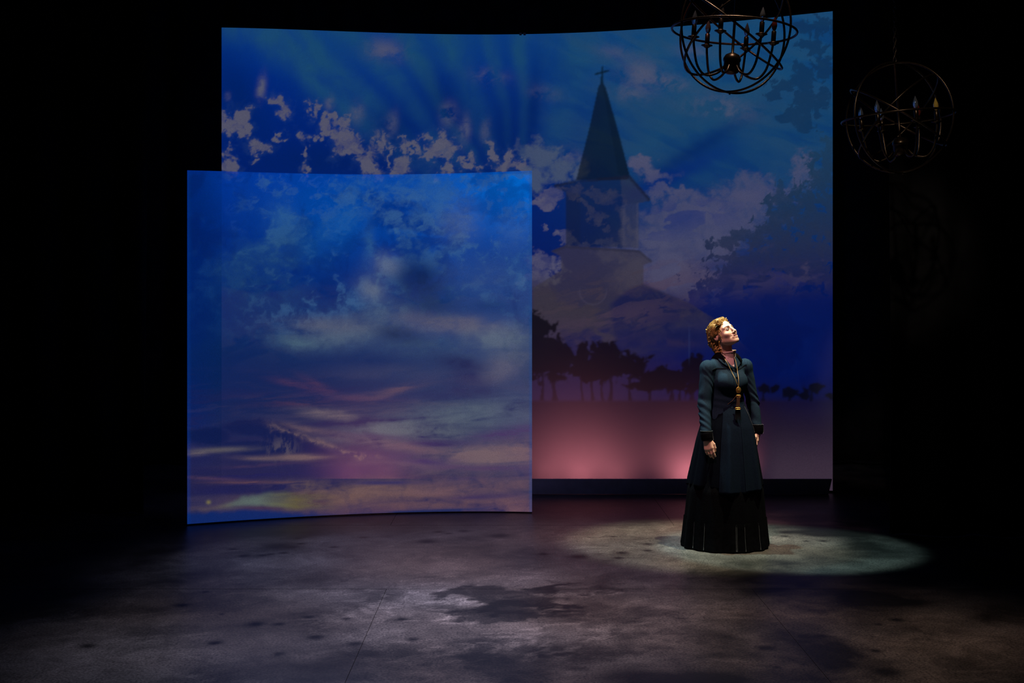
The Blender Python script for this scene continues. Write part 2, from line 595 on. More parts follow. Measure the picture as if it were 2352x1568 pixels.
def paint_back(X, Y):
    n1 = fbm(X / 150, Y / 150, 5, 3)
    nf = wfbm(X / 46, Y / 40, 5, 19, 0.56, 1.0)
    nff = wfbm(X / 17, Y / 15, 4, 29, 0.6, 1.0)
    nz = 0.62 * nf + 0.38 * nff
    left = gradient(Y, [(30, (0, 54, 164)), (200, (0, 44, 146)), (330, (0, 36, 132)), (600, (0, 26, 112)), (720, (10, 24, 84)), (820, (24, 24, 72)), (920, (30, 24, 66)), (1100, (36, 26, 58))])
    right = gradient(Y, [(30, (10, 76, 146)), (250, (20, 72, 128)), (420, (18, 64, 128)), (560, (14, 48, 116)), (640, (4, 28, 104)), (860, (0, 17, 94)), (905, (10, 18, 78)),
                         (925, (20, 18, 60)), (1010, (40, 32, 64)), (1100, (60, 50, 82))])
    w = sstep(1130, 1620, X + 90 * (n1 - 0.5))
    img = left * (1 - w[..., None]) + right * w[..., None]
    # sun rays fanning up from behind the steeple
    ang = np.degrees(np.arctan2(600 - Y, X - 1215))
    rad = np.hypot(X - 1215, Y - 600)
    rays = 0
    for a0, wd, st in ((140, 3.4, .95), (134.5, 2.4, .8), (127, 3.6, .9), (118.5, 3.0, .95), (108.5, 4.6, 1.0), (99, 2.2, .6), (92, 2.4, .8), (78, 8, .8), (60, 7, .6), (46, 5, .7), (37, 3, .5)):
        rays = rays + st * np.exp(-((ang - a0 + 4 * (n1 - 0.5)) / wd) ** 2)
    fade = sstep(150, 300, rad) * sstep(470, 330, Y + 60 * (n1 - .5)) * (0.60 + 0.5 * sstep(330, 120, Y))
    rays = np.clip(rays, 0, 1) * fade * np.clip(0.70 + 0.7 * (wfbm(X / 90, Y / 120, 5, 41) - 0.35), 0, 1)
    img = over(img, (30, 84, 132), np.clip(rays * 0.95, 0, .85))
    top = sstep(200, 60, Y) * sstep(620, 760, X)
    img = over(img, (20, 76, 132), 0.40 * top)
    # haze over the upper right, drawn out along the rays
    hz = wfbm((X + Y * 0.7) / 190, (Y - X * 0.45) / 52, 5, 61, 0.58, 0.8)
    img = over(img, (40, 80, 124), 0.45 * sstep(0.30, 0.90, hz) * sstep(1120, 1400, X) * sstep(600, 300, Y))
    img = over(img, (2, 48, 130), 0.35 * sstep(0.50, 0.10, hz) * sstep(1120, 1400, X) * sstep(600, 420, Y))
    for bx, by, brx, bry, ba in ((1160, 330, 60, 120, 8), (1030, 250, 50, 90, -28), (900, 300, 60, 60, -35), (545, 220, 50, 120, -20), (1224, 250, 18, 90, 5), (1590, 350, 150, 20, -32), (760, 370, 140, 40, 0)):
        img = over(img, (0, 34, 112), 0.6 * np.exp(-blob(X, Y, bx, by, brx, bry, ba)))
    # soft faint puffs up high
    for x, y, rx, ry, a in ((885, 115, 42, 22, .60), (1476, 170, 44, 34, .6), (1540, 190, 34, 16, .7), (1654, 246, 66, 24, .65), (1590, 120, 40, 16, .4), (1030, 262, 16, 22, .75), (1450, 215, 40, 20, .4),
                            (1067, 300, 12, 28, .75), (1125, 175, 36, 16, .45), (820, 262, 14, 22, .6), (757, 236, 9, 14, .7), (1300, 360, 36, 20, .6), (900, 285, 12, 26, .45), (600, 202, 9, 26, .9), (1250, 215, 30, 14, .4), (1410, 120, 40, 14, .3), (1115, 300, 10, 22, .45), (523, 222, 7, 9, .4)):
        img = over(img, (88, 94, 132), np.clip(a * np.exp(-blob(X, Y, x, y, rx, ry, 8)) * np.clip(2.6 * (nz - 0.22), 0, 1.3), 0, 1))
    # bright broken cumulus band on the left
    band = [(516, 275, 18, 22), (530, 292, 26, 16), (548, 278, 12, 20), (560, 265, 14, 14), (560, 300, 8, 24), (528, 365, 10, 22), (522, 388, 18, 14), (597, 340, 22, 12), (652, 252, 15, 20), (632, 232, 11, 12), (640, 250, 8, 16), (716, 244, 8, 12), (711, 258, 6, 10),
            (750, 286, 9, 16), (766, 298, 18, 9), (780, 276, 16, 10), (792, 292, 9, 22), (785, 318, 18, 20), (776, 340, 14, 16), (806, 326, 22, 20), (830, 334, 24, 14), (866, 330, 24, 24), (850, 350, 18, 16), (836, 368, 13, 28), (850, 388, 20, 12), (868, 392, 16, 10),
            (941, 328, 22, 11), (925, 338, 12, 12), (958, 340, 10, 10), (936, 352, 8, 8), (1010, 330, 34, 20), (1000, 345, 22, 14), (1020, 362, 14, 24), (1022, 388, 16, 14), (924, 384, 18, 16), (1065, 366, 16, 7), (1082, 362, 10, 10), (1080, 378, 12, 8), (1106, 382, 22, 8), (1130, 345, 8, 18), (1136, 366, 8, 16),
            (1160, 385, 18, 10), (1185, 376, 26, 12), (1210, 388, 26, 10), (1170, 362, 10, 14), (696, 320, 9, 9), (718, 322, 7, 7), (742, 312, 9, 7), (700, 388, 6, 14), (584, 364, 9, 6), (640, 310, 7, 5), (893, 356, 5, 14), (536, 335, 6, 10), (730, 325, 6, 5), (701, 345, 3, 10)]
    c = puff(X, Y, band, 0.4 * nf + 0.6 * nff, 1.7, 0.36, 1.0, 13)
    img = over(img, (94, 96, 126), np.clip(c * (0.45 + 0.75 * nff), 0, .92))
    img = over(img, (40, 70, 136), 0.35 * puff(X, Y, [(x, y, a * 1.5, b * 1.5) for x, y, a, b in band], nz, 1.3, 0.6, 1.0, 13) * (1 - c))
    # clouds round the steeple and the big mauve bank on the right
    img = over(img, (76, 92, 128), 0.8 * puff(X, Y, [(1247, 365, 46, 30), (1290, 388, 40, 20), (1235, 408, 20, 24), (1270, 350, 30, 16)], nz, 1.4, 0.55, 1.0, 14))
    c = puff(X, Y, [(1262, 455, 24, 18), (1238, 470, 22, 9), (1275, 440, 14, 12), (1318, 442, 22, 10), (1300, 432, 14, 8), (1330, 432, 10, 12), (1250, 604, 34, 26), (1236, 640, 36, 18), (1255, 518, 6, 6), (1372, 450, 18, 10), (1402, 455, 26, 12), (1350, 478, 22, 6, 40), (1372, 500, 18, 7), (1392, 520, 10, 10), (1300, 545, 24, 12), (1340, 560, 30, 10), (1380, 560, 40, 12), (1400, 588, 40, 14), (1430, 500, 14, 40)], nz, 1.5, 0.36, 1.0, 13)
    img = over(img, (96, 96, 130), (0.72 - 0.30 * sstep(1285, 1310, X)) * c * (0.5 + 0.6 * nff))
    bank = [(1720, 425, 42, 26), (1690, 455, 60, 32), (1650, 470, 56, 30), (1605, 470, 34, 22), (1560, 484, 44, 24), (1510, 500, 40, 22), (1506, 400, 34, 12), (1570, 446, 18, 14), (1470, 375, 24, 16), (1600, 520, 100, 50),
            (1560, 560, 110, 60), (1530, 620, 90, 50), (1640, 560, 60, 40), (1838, 400, 24, 40), (1855, 372, 14, 16), (1745, 440, 30, 40), (1790, 450, 40, 26), (1570, 655, 80, 36), (1700, 500, 60, 40), (1600, 640, 60, 40), (1520, 440, 30, 14)]
    c = puff(X, Y, bank, nz, 1.4, 0.55, 1.0, 14)
    shade = gradient(Y, [(360, (84, 88, 130)), (470, (74, 80, 126)), (560, (70, 76, 120)), (640, (78, 72, 112)), (720, (58, 54, 94))])
    a = np.clip(c * (0.58 + 0.42 * nf), 0, .9)
    img = img * (1 - a[..., None]) + shade * a[..., None]
    img = over(img, (84, 88, 130), 0.72 * np.exp(-blob(X, Y, 1550, 590, 130, 95, 0) ** 1.6) * np.clip(0.75 + 0.5 * (nf - 0.4), 0, 1))
    img = over(img, (82, 86, 130), 0.55 * np.exp(-blob(X, Y, 1660, 500, 110, 60, -20) ** 1.5) * np.clip(0.6 + 0.8 * (nf - 0.4), 0, 1))
    img = over(img, (8, 44, 130), 0.55 * sstep(0.52, 0.74, wfbm(X / 60, Y / 34, 5, 83)) * np.exp(-blob(X, Y, 1560, 500, 130, 40, -14)))
    img = over(img, (4, 42, 132), 0.75 * np.exp(-blob(X, Y, 1530, 412, 150, 20, -26) ** 1.3) * (1 - 0.7 * c))
    # dusk murk over the lower left, mauve-brown streaks through it
    murk = wfbm(X / 120, Y / 66, 5, 91, 0.55)
    img = over(img, (56, 52, 80), 0.85 * sstep(0.30, 0.62, murk) * sstep(610, 690, Y) * sstep(900, 780, Y) * sstep(1640, 1400, X))
    img = over(img, (14, 24, 88), 0.95 * sstep(0.36, 0.58, wfbm(X / 110 + 5, Y / 50, 5, 97)) * sstep(640, 690, Y) * sstep(860, 770, Y) * np.exp(-blob(X, Y, 1500, 715, 160, 50, 22)))
    img = over(img, (14, 26, 92), 0.8 * np.exp(-blob(X, Y, 1375, 675, 46, 18, 10)) * np.clip(2 * nf - 0.2, 0, 1))
    img = over(img, (84, 66, 92), 0.65 * sstep(0.5, 0.72, wfbm(X / 80, (Y + X * 0.25) / 24, 5, 101)) * np.exp(-blob(X, Y, 1400, 690, 220, 55, -14)))
    img = over(img, (62, 52, 84), 0.7 * np.exp(-blob(X, Y, 1310, 770, 130, 50, 0)) * np.clip(nf * 1.6, 0, 1))
    img = over(img, (76, 58, 84), 0.7 * np.exp(-blob(X, Y, 1535, 785, 60, 9, 4)) * np.clip(nf * 1.6, 0, 1))
    img = over(img, (40, 30, 70), 0.75 * sstep(790, 880, Y) * sstep(1660, 1400, X) * sstep(960, 900, Y))
    # big tree on the right, thin leafy edge
    lf = wfbm(X / 20, Y / 20, 4, 131, 0.7, 0.8)
    tree = [(1905, 350, 22, 34), (1893, 410, 34, 50), (1885, 500, 80, 70), (1790, 430, 16, 36), (1796, 480, 36, 44), (1790, 560, 80, 50), (1850, 600, 120, 90), (1700, 540, 46, 16), (1672, 555, 36, 22), (1740, 600, 80, 40),
            (1660, 592, 28, 10), (1690, 635, 80, 36), (1640, 650, 46, 20), (1612, 690, 30, 46), (1700, 720, 100, 60), (1820, 720, 130, 90)]
    t = puff(X, Y, tree, lf, 1.5, 0.12)
    tcol = gradient(Y, [(320, (30, 66, 108)), (470, (32, 56, 96)), (560, (38, 50, 90)), (640, (34, 40, 90)), (690, (8, 24, 100)), (800, (0, 16, 92)), (920, (6, 16, 78))])
    a = t * np.clip(0.95 - 0.35 * sstep(640, 760, Y), 0, 1) * (0.75 + 0.3 * lf)
    img = img * (1 - a[..., None]) + tcol * a[..., None]
    img = over(img, (70, 66, 104), 0.7 * t * sstep(0.48, 0.72, wfbm(X / 70, Y / 46, 5, 141)) * np.exp(-blob(X, Y, 1820, 610, 130, 46, -10)))
    img = over(img, (56, 54, 104), 0.65 * sstep(0.46, 0.68, wfbm(X / 90, Y / 30, 5, 143)) * np.exp(-blob(X, Y, 1740, 645, 190, 24, -8)))
    img = over(img, (4, 28, 112), 0.5 * sstep(0.5, 0.75, wfbm(X / 60, Y / 70, 5, 147)) * np.exp(-blob(X, Y, 1790, 780, 120, 90)))
    bough = [(1900, 60, 40, 26), (1870, 110, 34, 20), (1850, 60, 18, 18), (1895, 150, 40, 30), (1846, 180, 30, 32), (1800, 198, 34, 18), (1780, 218, 20, 10), (1850, 230, 26, 36), (1822, 262, 14, 14), (1795, 272, 14, 7), (1852, 285, 18, 20), (1890, 215, 18, 26), (1876, 265, 8, 8)]
    t = puff(X, Y, bough, lf, 1.7, 0.12)
    img = over(img, (18, 52, 98), 0.70 * t)
    # church: thin dark veil over the sky, so the clouds go through it
    veil = lambda im, m, k, col=(30, 40, 64), add=0.25: im * (1 - m[..., None] * k) + (lin(col) * add) * m[..., None]
    S = lambda pts: soften(poly(X, Y, pts), 1)
    img = veil(img, S([(1374, 200), (1382, 186), (1391, 200), (1420, 300), (1447, 405), (1440, 412), (1323, 414), (1352, 300)]), 0.80, (20, 36, 60), 0.30)
    img = veil(img, S([(1382, 186), (1391, 200), (1447, 405), (1420, 400)]), 0.18, add=0.0)
    img = veil(img, S([(1323, 412), (1271, 425), (1274, 430), (1299, 442), (1299, 564), (1468, 570), (1468, 466), (1493, 461), (1493, 457), (1447, 405)]), 0.50)
    img = veil(img, S([(1425, 408), (1447, 405), (1493, 459), (1468, 467), (1430, 470)]), 0.15, (90, 92, 110), 0.14)
    img = over(img, (22, 30, 62), 0.7 * S([(1271, 424), (1440, 402), (1449, 404), (1494, 456), (1490, 462), (1445, 411), (1325, 418), (1274, 430)]))
    img = veil(img, S([(1299, 440), (1332, 446), (1332, 560), (1299, 564)]), 0.20, add=0.1)
    img = veil(img, S([(1430, 470), (1468, 466), (1468, 575), (1430, 570)]), 0.0, (120, 116, 136), 0.09)
    img = veil(img, S([(1462, 468), (1466, 467), (1466, 575), (1462, 573)]), 0.0, (120, 116, 136), 0.12)
    for k in range(16):
        img = over(img, (84, 84, 112), 0.30 * S([(1426, 474 + 5.8 * k), (1436, 471 + 5.8 * k), (1436, 473.6 + 5.8 * k), (1426, 477 + 5.8 * k)]))
    roof = S([(1299, 564), (1267, 577), (1290, 590), (1290, 620), (1226, 660), (1226, 940), (1860, 940), (1660, 745), (1584, 697), (1479, 653), (1479, 608), (1498, 601), (1468, 575)])
    img = veil(img, roof * sstep(820, 700, Y), 0.62, (84, 78, 92), 0.34)
    img = over(img, (16, 26, 84), 0.8 * soften(S([(1440, 668), (1479, 653), (1584, 697), (1660, 745), (1720, 830), (1420, 830), (1400, 700)]), 6) * np.clip(0.25 + 1.2 * nf, 0, 1) * sstep(840, 770, Y))
    img = over(img, (76, 62, 90), 0.5 * sstep(0.5, 0.72, wfbm(X / 70, (Y + X * 0.25) / 22, 5, 107)) * np.exp(-blob(X, Y, 1440, 720, 150, 40, -12)))
    img = over(img, (40, 42, 70), 0.6 * S([(1299, 562), (1267, 576), (1269, 580), (1300, 570), (1468, 580), (1496, 603), (1499, 600), (1468, 574)]))
    ring = np.abs(np.sqrt(blob(X, Y, 1362, 668, 31, 31)) - 1)
    img = over(img, (84, 80, 112), 0.22 * np.exp(-(ring / 0.06) ** 2) * sstep(655, 672, Y))
    img = over(img, (8, 34, 62), 0.9 * S([(1380.5, 153), (1385, 152), (1386, 192), (1380, 192)]))
    img = over(img, (8, 34, 62), 0.9 * S([(1365, 168.5), (1399, 159.5), (1400, 164), (1366, 173)]))
    # black tree line standing on the field
    lf2 = wfbm(X / 19, Y / 19, 4, 151, 0.68, 0.8)
    row = [(1226, 800, 56, 66), (1255, 825, 58, 48), (1288, 830, 28, 30), (1232, 760, 34, 32), (1338, 812, 14, 34), (1336, 845, 30, 24), (1395, 822, 44, 36), (1375, 848, 64, 30), (1430, 840, 54, 32), (1462, 848, 26, 28),
           (1500, 868, 46, 22), (1545, 870, 54, 26), (1525, 858, 40, 18), (1590, 856, 34, 36), (1480, 885, 34, 15), (1620, 880, 46, 34), (1680, 890, 44, 28), (1755, 893, 18, 14), (1776, 892, 14, 10), (1810, 903, 24, 10), (1868, 893, 25, 19), (1850, 908, 14, 9), (1905, 908, 16, 8)]
    t = puff(X, Y, row, lf2, 1.05, 0.10)
    for tx, wd, yt in ((1273, 6, 850), (1245, 4, 860), (1336, 3, 850), (1361, 4, 860), (1385, 3, 860), (1401, 5, 860), (1448, 4, 860), (1490, 3, 880), (1540, 5, 880), (1592, 5, 870), (1560, 3, 880), (1757, 3, 895), (1862, 4, 900), (1812, 2.5, 905)):
        wob = 3 * np.sin((Y - yt) / 19 + tx) + (Y - 890) * 0.06 * math.sin(tx)
        t = np.maximum(t, (np.abs(X - tx - wob) < wd * (0.7 + 0.5 * sstep(895, 922, Y))) * (Y > yt) * (Y < 921) * 0.8)
    tc = gradient(X, [(1226, (4, 4, 10)), (1600, (5, 4, 11)), (1914, (6, 8, 26))])
    a = 0.93 * soften(t, 1)
    img = img * (1 - a[..., None]) + tc * a[..., None]
    # field below the trees
    img = over(img, (26, 14, 32), 0.85 * sstep(914, 926, Y) * sstep(1900, 1640, X))
    img = over(img, (34, 26, 50), 0.7 * sstep(925, 1000, Y) * sstep(1600, 1800, X))
    img = over(img, (70, 56, 78), 0.75 * sstep(960, 1100, Y) * sstep(1720, 1800, X))
    # faint crease in the cloth
    img = over(img, (46, 60, 120), 0.3 * np.exp(-((X - 1583) / 2.2) ** 2) * sstep(740, 770, Y) * sstep(850, 800, Y))
    return np.clip(img * np.array([0.84, 0.80, 0.68], dtype=np.float32), 0, 1)


def paint_front(X, Y):
    nA = wfbm(X / 120, Y / 100, 5, 203, 0.56, 0.9)
    nB = wfbm(X / 50, Y / 42, 5, 211, 0.6, 1.0)
    nC = wfbm(X / 22, Y / 18, 4, 215, 0.62, 1.0)
    nU = 0.45 * nA + 0.35 * nB + 0.2 * nC
    Yl = Y + 0.05 * (X - 800)
    nS = wfbm(X / 170, Yl / 24, 6, 223, 0.60, 0.9)                 # long flat streaks
    nT = wfbm(X / 90, Yl / 14, 5, 227, 0.60, 0.9)
    img = gradient(Y, [(390, (0, 62, 180)), (480, (0, 50, 156)), (600, (1, 45, 136)), (720, (10, 50, 118)), (800, (14, 48, 108)), (880, (20, 44, 98)), (960, (34, 46, 96)), (1040, (42, 44, 92)), (1120, (44, 42, 88)), (1207, (24, 44, 104))])
    rightm = sstep(700, 1200, X)
    img = over(img, (0, 116, 236), 0.9 * np.exp(-blob(X, Y, 1190, 430, 190, 110)))
    img = over(img, (0, 88, 192), 0.60 * np.exp(-blob(X, Y, 770, 480, 150, 90)))
    img = over(img, (0, 80, 186), 0.45 * np.exp(-blob(X, Y, 1000, 580, 140, 60, 20)))
    img = over(img, (0, 36, 122), 0.7 * sstep(540, 430, X) * sstep(1150, 900, Y))
    img = over(img, (0, 40, 120), 0.5 * np.exp(-blob(X, Y, 540, 740, 80, 200)))
    img = over(img, (8, 36, 94), 0.5 * np.exp(-blob(X, Y, 580, 880, 160, 110)))
    img = over(img, (46, 82, 150), 0.55 * rightm * sstep(520, 620, Y) * sstep(900, 720, Y))
    img = over(img, (72, 86, 128), 0.5 * rightm * sstep(700, 840, Y) * sstep(1210, 1020, Y))
    # wispy upper clouds
    up = sstep(860, 640, Y)
    img = over(img, (36, 90, 154), 0.55 * up * sstep(0.44, 0.80, nU) * (0.35 + 0.65 * sstep(470, 620, X)))
    img = over(img, (2, 32, 110), 0.42 * up * sstep(0.50, 0.20, wfbm(X / 80 + 9, Y / 72, 5, 233, 0.6)))
    img = over(img, (66, 112, 168), 0.40 * up * sstep(0.50, 0.85, 0.4 * nA + 0.3 * nB + 0.3 * nC) * sstep(480, 640, X))
    img = over(img, (60, 106, 160), 0.28 * up * sstep(0.56, 0.80, 0.3 * nB + 0.7 * nC) * sstep(480, 640, X))
    W = lambda img, x, y, rx, ry, ang, col, a, n=nU, p=1.0: over(img, col, np.clip(a * np.exp(-blob(X, Y, x, y, rx, ry, ang) ** p) * np.clip(0.30 + 1.7 * (n - 0.26), 0, 1.2), 0, .9))
    for it in ((888, 610, 34, 24, 20, (104, 122, 156), .95), (855, 665, 36, 26, 40, (98, 114, 146), .9), (846, 560, 16, 44, 0, (50, 104, 162), .7), (646, 498, 34, 54, 0, (44, 98, 164), .8), (1059, 508, 46, 44, 0, (80, 108, 160), .95),
               (1180, 530, 44, 40, -30, (64, 104, 170), .9), (1010, 450, 44, 40, 30, (44, 100, 176), .7), (560, 630, 56, 64, 0, (40, 86, 124), .8), (650, 610, 70, 80, 30, (38, 82, 124), .7), (720, 560, 40, 56, 0, (16, 84, 164), .7),
               (790, 520, 40, 56, 10, (14, 90, 180), .7), (1090, 640, 100, 40, 0, (60, 88, 146), .7), (880, 720, 70, 30, -10, (74, 100, 134), .7), (900, 420, 120, 20, 0, (20, 90, 180), .5), (560, 470, 40, 60, 0, (20, 70, 150), .5)):
        img = W(img, *it)
    # broad pale cloud bank in the middle
    nM = 0.45 * nB + 0.35 * nS + 0.2 * nC
    for it in ((775, 772, 120, 30, -6, (82, 104, 134), .9), (690, 788, 60, 18, 8, (80, 112, 136), .8), (760, 748, 120, 20, 0, (88, 98, 128), .8), (1040, 744, 130, 24, 6, (100, 100, 126), 1.0), (1150, 782, 80, 28, 0, (98, 114, 140), 1.1),
               (1140, 850, 60, 28, -20, (98, 100, 128), 1.0), (1190, 815, 60, 16, 0, (86, 96, 128), .8), (980, 800, 120, 26, 0, (56, 84, 122), .8), (900, 850, 130, 20, 0, (62, 74, 112), .7)):
        img = W(img, *it, nM)
    for it in ((968, 648, 64, 46, 20, (8, 34, 88), .95), (914, 768, 46, 18, 10, (16, 40, 84), 1.0), (1000, 700, 60, 30, 0, (22, 50, 100), .8), (1115, 706, 70, 18, 0, (12, 52, 120), .9), (1060, 835, 60, 18, 10, (34, 42, 90), .9),
               (1080, 870, 50, 26, 0, (42, 48, 98), .95), (1080, 900, 70, 18, 0, (46, 48, 98), .8), (820, 830, 170, 28, 0, (18, 46, 104), .8), (545, 830, 110, 60, 0, (8, 40, 100), .8)):
        img = W(img, *it)
    # banding everywhere below the middle
    low = sstep(820, 960, Y)
    img = over(img, (88, 78, 110), 0.42 * low * sstep(0.46, 0.86, 0.7 * nS + 0.3 * nT) * (0.35 + 0.65 * sstep(520, 900, X)))
    img = over(img, (36, 38, 94), 0.45 * low * sstep(0.52, 0.14, 0.7 * nS + 0.3 * nT))
    # rosy streaks
    for it in ((690, 886, 70, 9, 14, (80, 56, 96), .7), (735, 886, 44, 9, 26, (82, 58, 96), .6), (800, 914, 120, 10, 2, (80, 64, 102), .8), (690, 925, 100, 8, -2, (74, 54, 94), .7), (600, 912, 70, 6, 0, (60, 52, 92), .7), (910, 896, 60, 10, -16, (98, 80, 106), .8)):
        img = W(img, *it, nT)
    for it in ((775, 956, 70, 12, 8, (124, 112, 124), 1.1), (930, 985, 140, 26, -4, (102, 112, 130), 1.1), (1090, 952, 150, 30, -4, (92, 106, 130), 1.1), (1010, 996, 120, 24, 0, (100, 110, 128), 1.0), (870, 1012, 110, 10, 6, (104, 94, 114), .9),
               (1190, 950, 60, 40, 0, (84, 96, 130), .8), (700, 985, 80, 8, 8, (110, 92, 108), 1.0), (1100, 1046, 150, 28, -3, (132, 110, 120), 1.1), (1200, 1030, 60, 26, 0, (128, 104, 116), 1.0), (960, 1030, 90, 10, 8, (118, 94, 114), .9)):
        img = W(img, *it, 0.35 * nB + 0.65 * nS)
    for it in ((1165, 996, 100, 15, -8, (76, 54, 114), 1.2), (1005, 1018, 60, 8, 0, (56, 48, 104), 1.2), (900, 1006, 120, 7, 4, (66, 54, 106), 1.0), (980, 1056, 70, 11, 6, (68, 54, 112), 1.1), (1110, 1075, 110, 7, 0, (84, 60, 112), .9), (830, 1040, 130, 8, 4, (58, 52, 104), .9)):
        img = W(img, *it, nS)
    # dark anvil cloud with a lit rim
    dark = puff(X, Y, [(640, 998, 80, 22, 16), (570, 982, 60, 18, 0), (690, 1026, 70, 20, 22), (600, 1030, 90, 18, 4), (480, 1000, 60, 18, 0)], 0.5 * nB + 0.5 * nS, 1.0, 0.35)
    img = over(img, (16, 32, 90), 0.88 * dark)
    rimy = np.interp(X, [600, 640, 700, 760, 820, 860], [972, 978, 998, 1020, 1042, 1050]) + 16 * (nB - 0.5) + 10 * (nC - .5)
    img = over(img, (118, 100, 110), np.clip(0.65 * np.exp(-(np.abs(Y - rimy) / 5.5) ** 1.4) * sstep(590, 650, X) * sstep(900, 830, X) * (2.2 * nC - 0.2), 0, .85))
    img = over(img, (112, 102, 114), 0.6 * sstep(0.42, 0.80, fbm(X / 9, Y / 24, 5, 241, .65)) * np.exp(-blob(X, Y, 648, 1032, 30, 24)))
    for it in ((505, 1033, 80, 6, -3, (98, 94, 108), .8), (450, 1043, 26, 5, -6, (116, 106, 116), .9), (690, 1050, 60, 7, 0, (130, 106, 112), 1.1), (600, 1052, 50, 5, 0, (108, 92, 106), .9), (575, 1070, 100, 4, -4, (90, 66, 98), .9), (480, 1098, 90, 4, 3, (100, 72, 98), 1.0)):
        img = W(img, *it, nS)
    img = over(img, (34, 36, 100), 0.8 * np.exp(-blob(X, Y, 560, 1085, 150, 18) ** 1.2) * sstep(0.35, 0.55, nS))
    img = over(img, (46, 42, 102), 0.6 * np.exp(-blob(X, Y, 760, 1085, 130, 24)))
    # glowing horizon
    for it in ((830, 1135, 230, 28, -4, (128, 100, 98), 1.05), (1080, 1120, 180, 28, -4, (122, 92, 106), .95), (1180, 1165, 80, 20, 0, (138, 100, 112), 1.05), (1000, 1160, 200, 16, 0, (116, 86, 98), .9), (690, 1115, 70, 10, 0, (130, 108, 98), 1.0), (900, 1180, 160, 10, 0, (114, 80, 96), .9)):
        img = W(img, *it, 0.4 * nB + 0.6 * nS)
    img = over(img, (34, 36, 98), 0.9 * np.exp(-blob(X, Y, 555, 1122, 120, 12, -3) ** 1.5) * np.clip(0.4 + nS, 0, 1))
    img = over(img, (120, 84, 90), 0.8 * np.exp(-(np.abs(Y - 1108 - 6 * (nS - .5)) / 3.0) ** 1.5) * np.exp(-((X - 590) / 90) ** 2) * np.clip(2 * nT - .2, 0, 1))
    edge = np.interp(X, [430, 480, 520, 560, 620, 700, 760], [1166, 1160, 1152, 1140, 1130, 1126, 1130]) + 10 * (nB - .5)
    foot = np.interp(X, [430, 520, 600, 680, 780], [1172, 1166, 1165, 1172, 1170]) + 8 * (nB - .5)
    glow = sstep(0, 5, Y - edge) * sstep(0, 6, foot - Y) * sstep(800, 700, X)
    gcol = gradient(X, [(430, (134, 106, 82)), (490, (116, 102, 92)), (540, (98, 112, 114)), (590, (104, 124, 122)), (630, (108, 116, 96)), (680, (112, 106, 66)), (740, (108, 94, 80))])
    glow = soften(glow, 5)
    a = np.clip(glow * (0.42 + 0.6 * nS), 0, 0.85)
    img = img * (1 - a[..., None]) + gcol * a[..., None]
    img = over(img, (90, 62, 84), 0.75 * glow * sstep(0.52, 0.66, nT) * sstep(640, 720, X))
    img = over(img, (134, 126, 84), 0.9 * np.exp(-blob(X, Y, 479, 1153, 5, 4.5)))
    img = over(img, (18, 46, 120), 0.92 * sstep(-2, 10, Y - foot - 3) * sstep(820, 640, X + 90 * (nS - 0.5)))
    img = over(img, (76, 48, 86), 0.6 * np.exp(-blob(X, Y, 600, 1166, 70, 4, 2)))
    for it in ((1016, 1173, 170, 5, -2, (30, 48, 108), 1.3), (1110, 1140, 90, 6, -3, (72, 58, 104), 1.0), (1140, 1163, 80, 4, 0, (66, 58, 104), .9), (880, 1108, 130, 5, 0, (60, 54, 108), .9), (1040, 1098, 90, 5, 0, (72, 58, 108), 1.0)):
        img = W(img, *it, nS)
    # blue lines along the cloth's hems
    img = over(img, (0, 62, 164), 0.30 * sstep(441, 433, X))
    img = over(img, (24, 78, 150), 0.35 * sstep(1214, 1217, X))
    img = over(img, (0, 44, 150), 0.35 * sstep(402, 396, Y))
    return np.clip(img * np.array([0.88, 0.86, 0.80], dtype=np.float32), 0, 1)


def curved_screen(name, cols, z_bottom, painter, mat, step, gain, parent_loc, label, category):
    """cols: (column px, depth m, top row px)"""
    cols = np.asarray(cols, float)
    px = np.arange(cols[0, 0], cols[-1, 0] + 0.1, step)
    key = np.column_stack([cols[:, 1], cols[:, 2]])
    c1 = np.polyfit((cols[:, 0] - 1000) / 700, cols[:, 1], 3 if len(cols) > 4 else 2)
    c2 = np.polyfit((cols[:, 0] - 1000) / 700, cols[:, 2], 4)
    D = np.polyval(c1, (px - 1000) / 700)
    top = np.polyval(c2, (px - 1000) / 700)
    zt = CAM_H + (HORIZON - top) / FPX * D
    nv = int((1170 - cols[:, 2].min()) / step)
    v = np.linspace(0, 1, nv)
    Z = zt[:, None] * (1 - v) + z_bottom * v
    Xw = np.repeat(((px - CX) / FPX * D)[:, None], nv, 1)
    Yw = np.repeat(D[:, None], nv, 1)
    PX = np.repeat(px[:, None], nv, 1)
    PY = HORIZON + (CAM_H - Z) / Yw * FPX
    base = np.asarray(parent_loc, float)
    root = empty(name, parent_loc, label=label, category=category)
    V = np.stack([Xw, Yw, Z], -1).reshape(-1, 3) - base
    ob = mesh_obj('fabric', V, grid_faces(len(px), nv)[:, ::-1], mat, root)
    set_color(ob, 'picture', (painter(PX.astype(np.float32), PY.astype(np.float32)) * gain).reshape(-1, 3))
    return root, np.stack([Xw[:, 0], D], -1), zt, base


M_back = screen_mat('rear_projection_cloth', 0.0, (0.12, 0.12, 0.125))
M_front = screen_mat('front_projection_gauze', 0.24, (0.05, 0.05, 0.055))

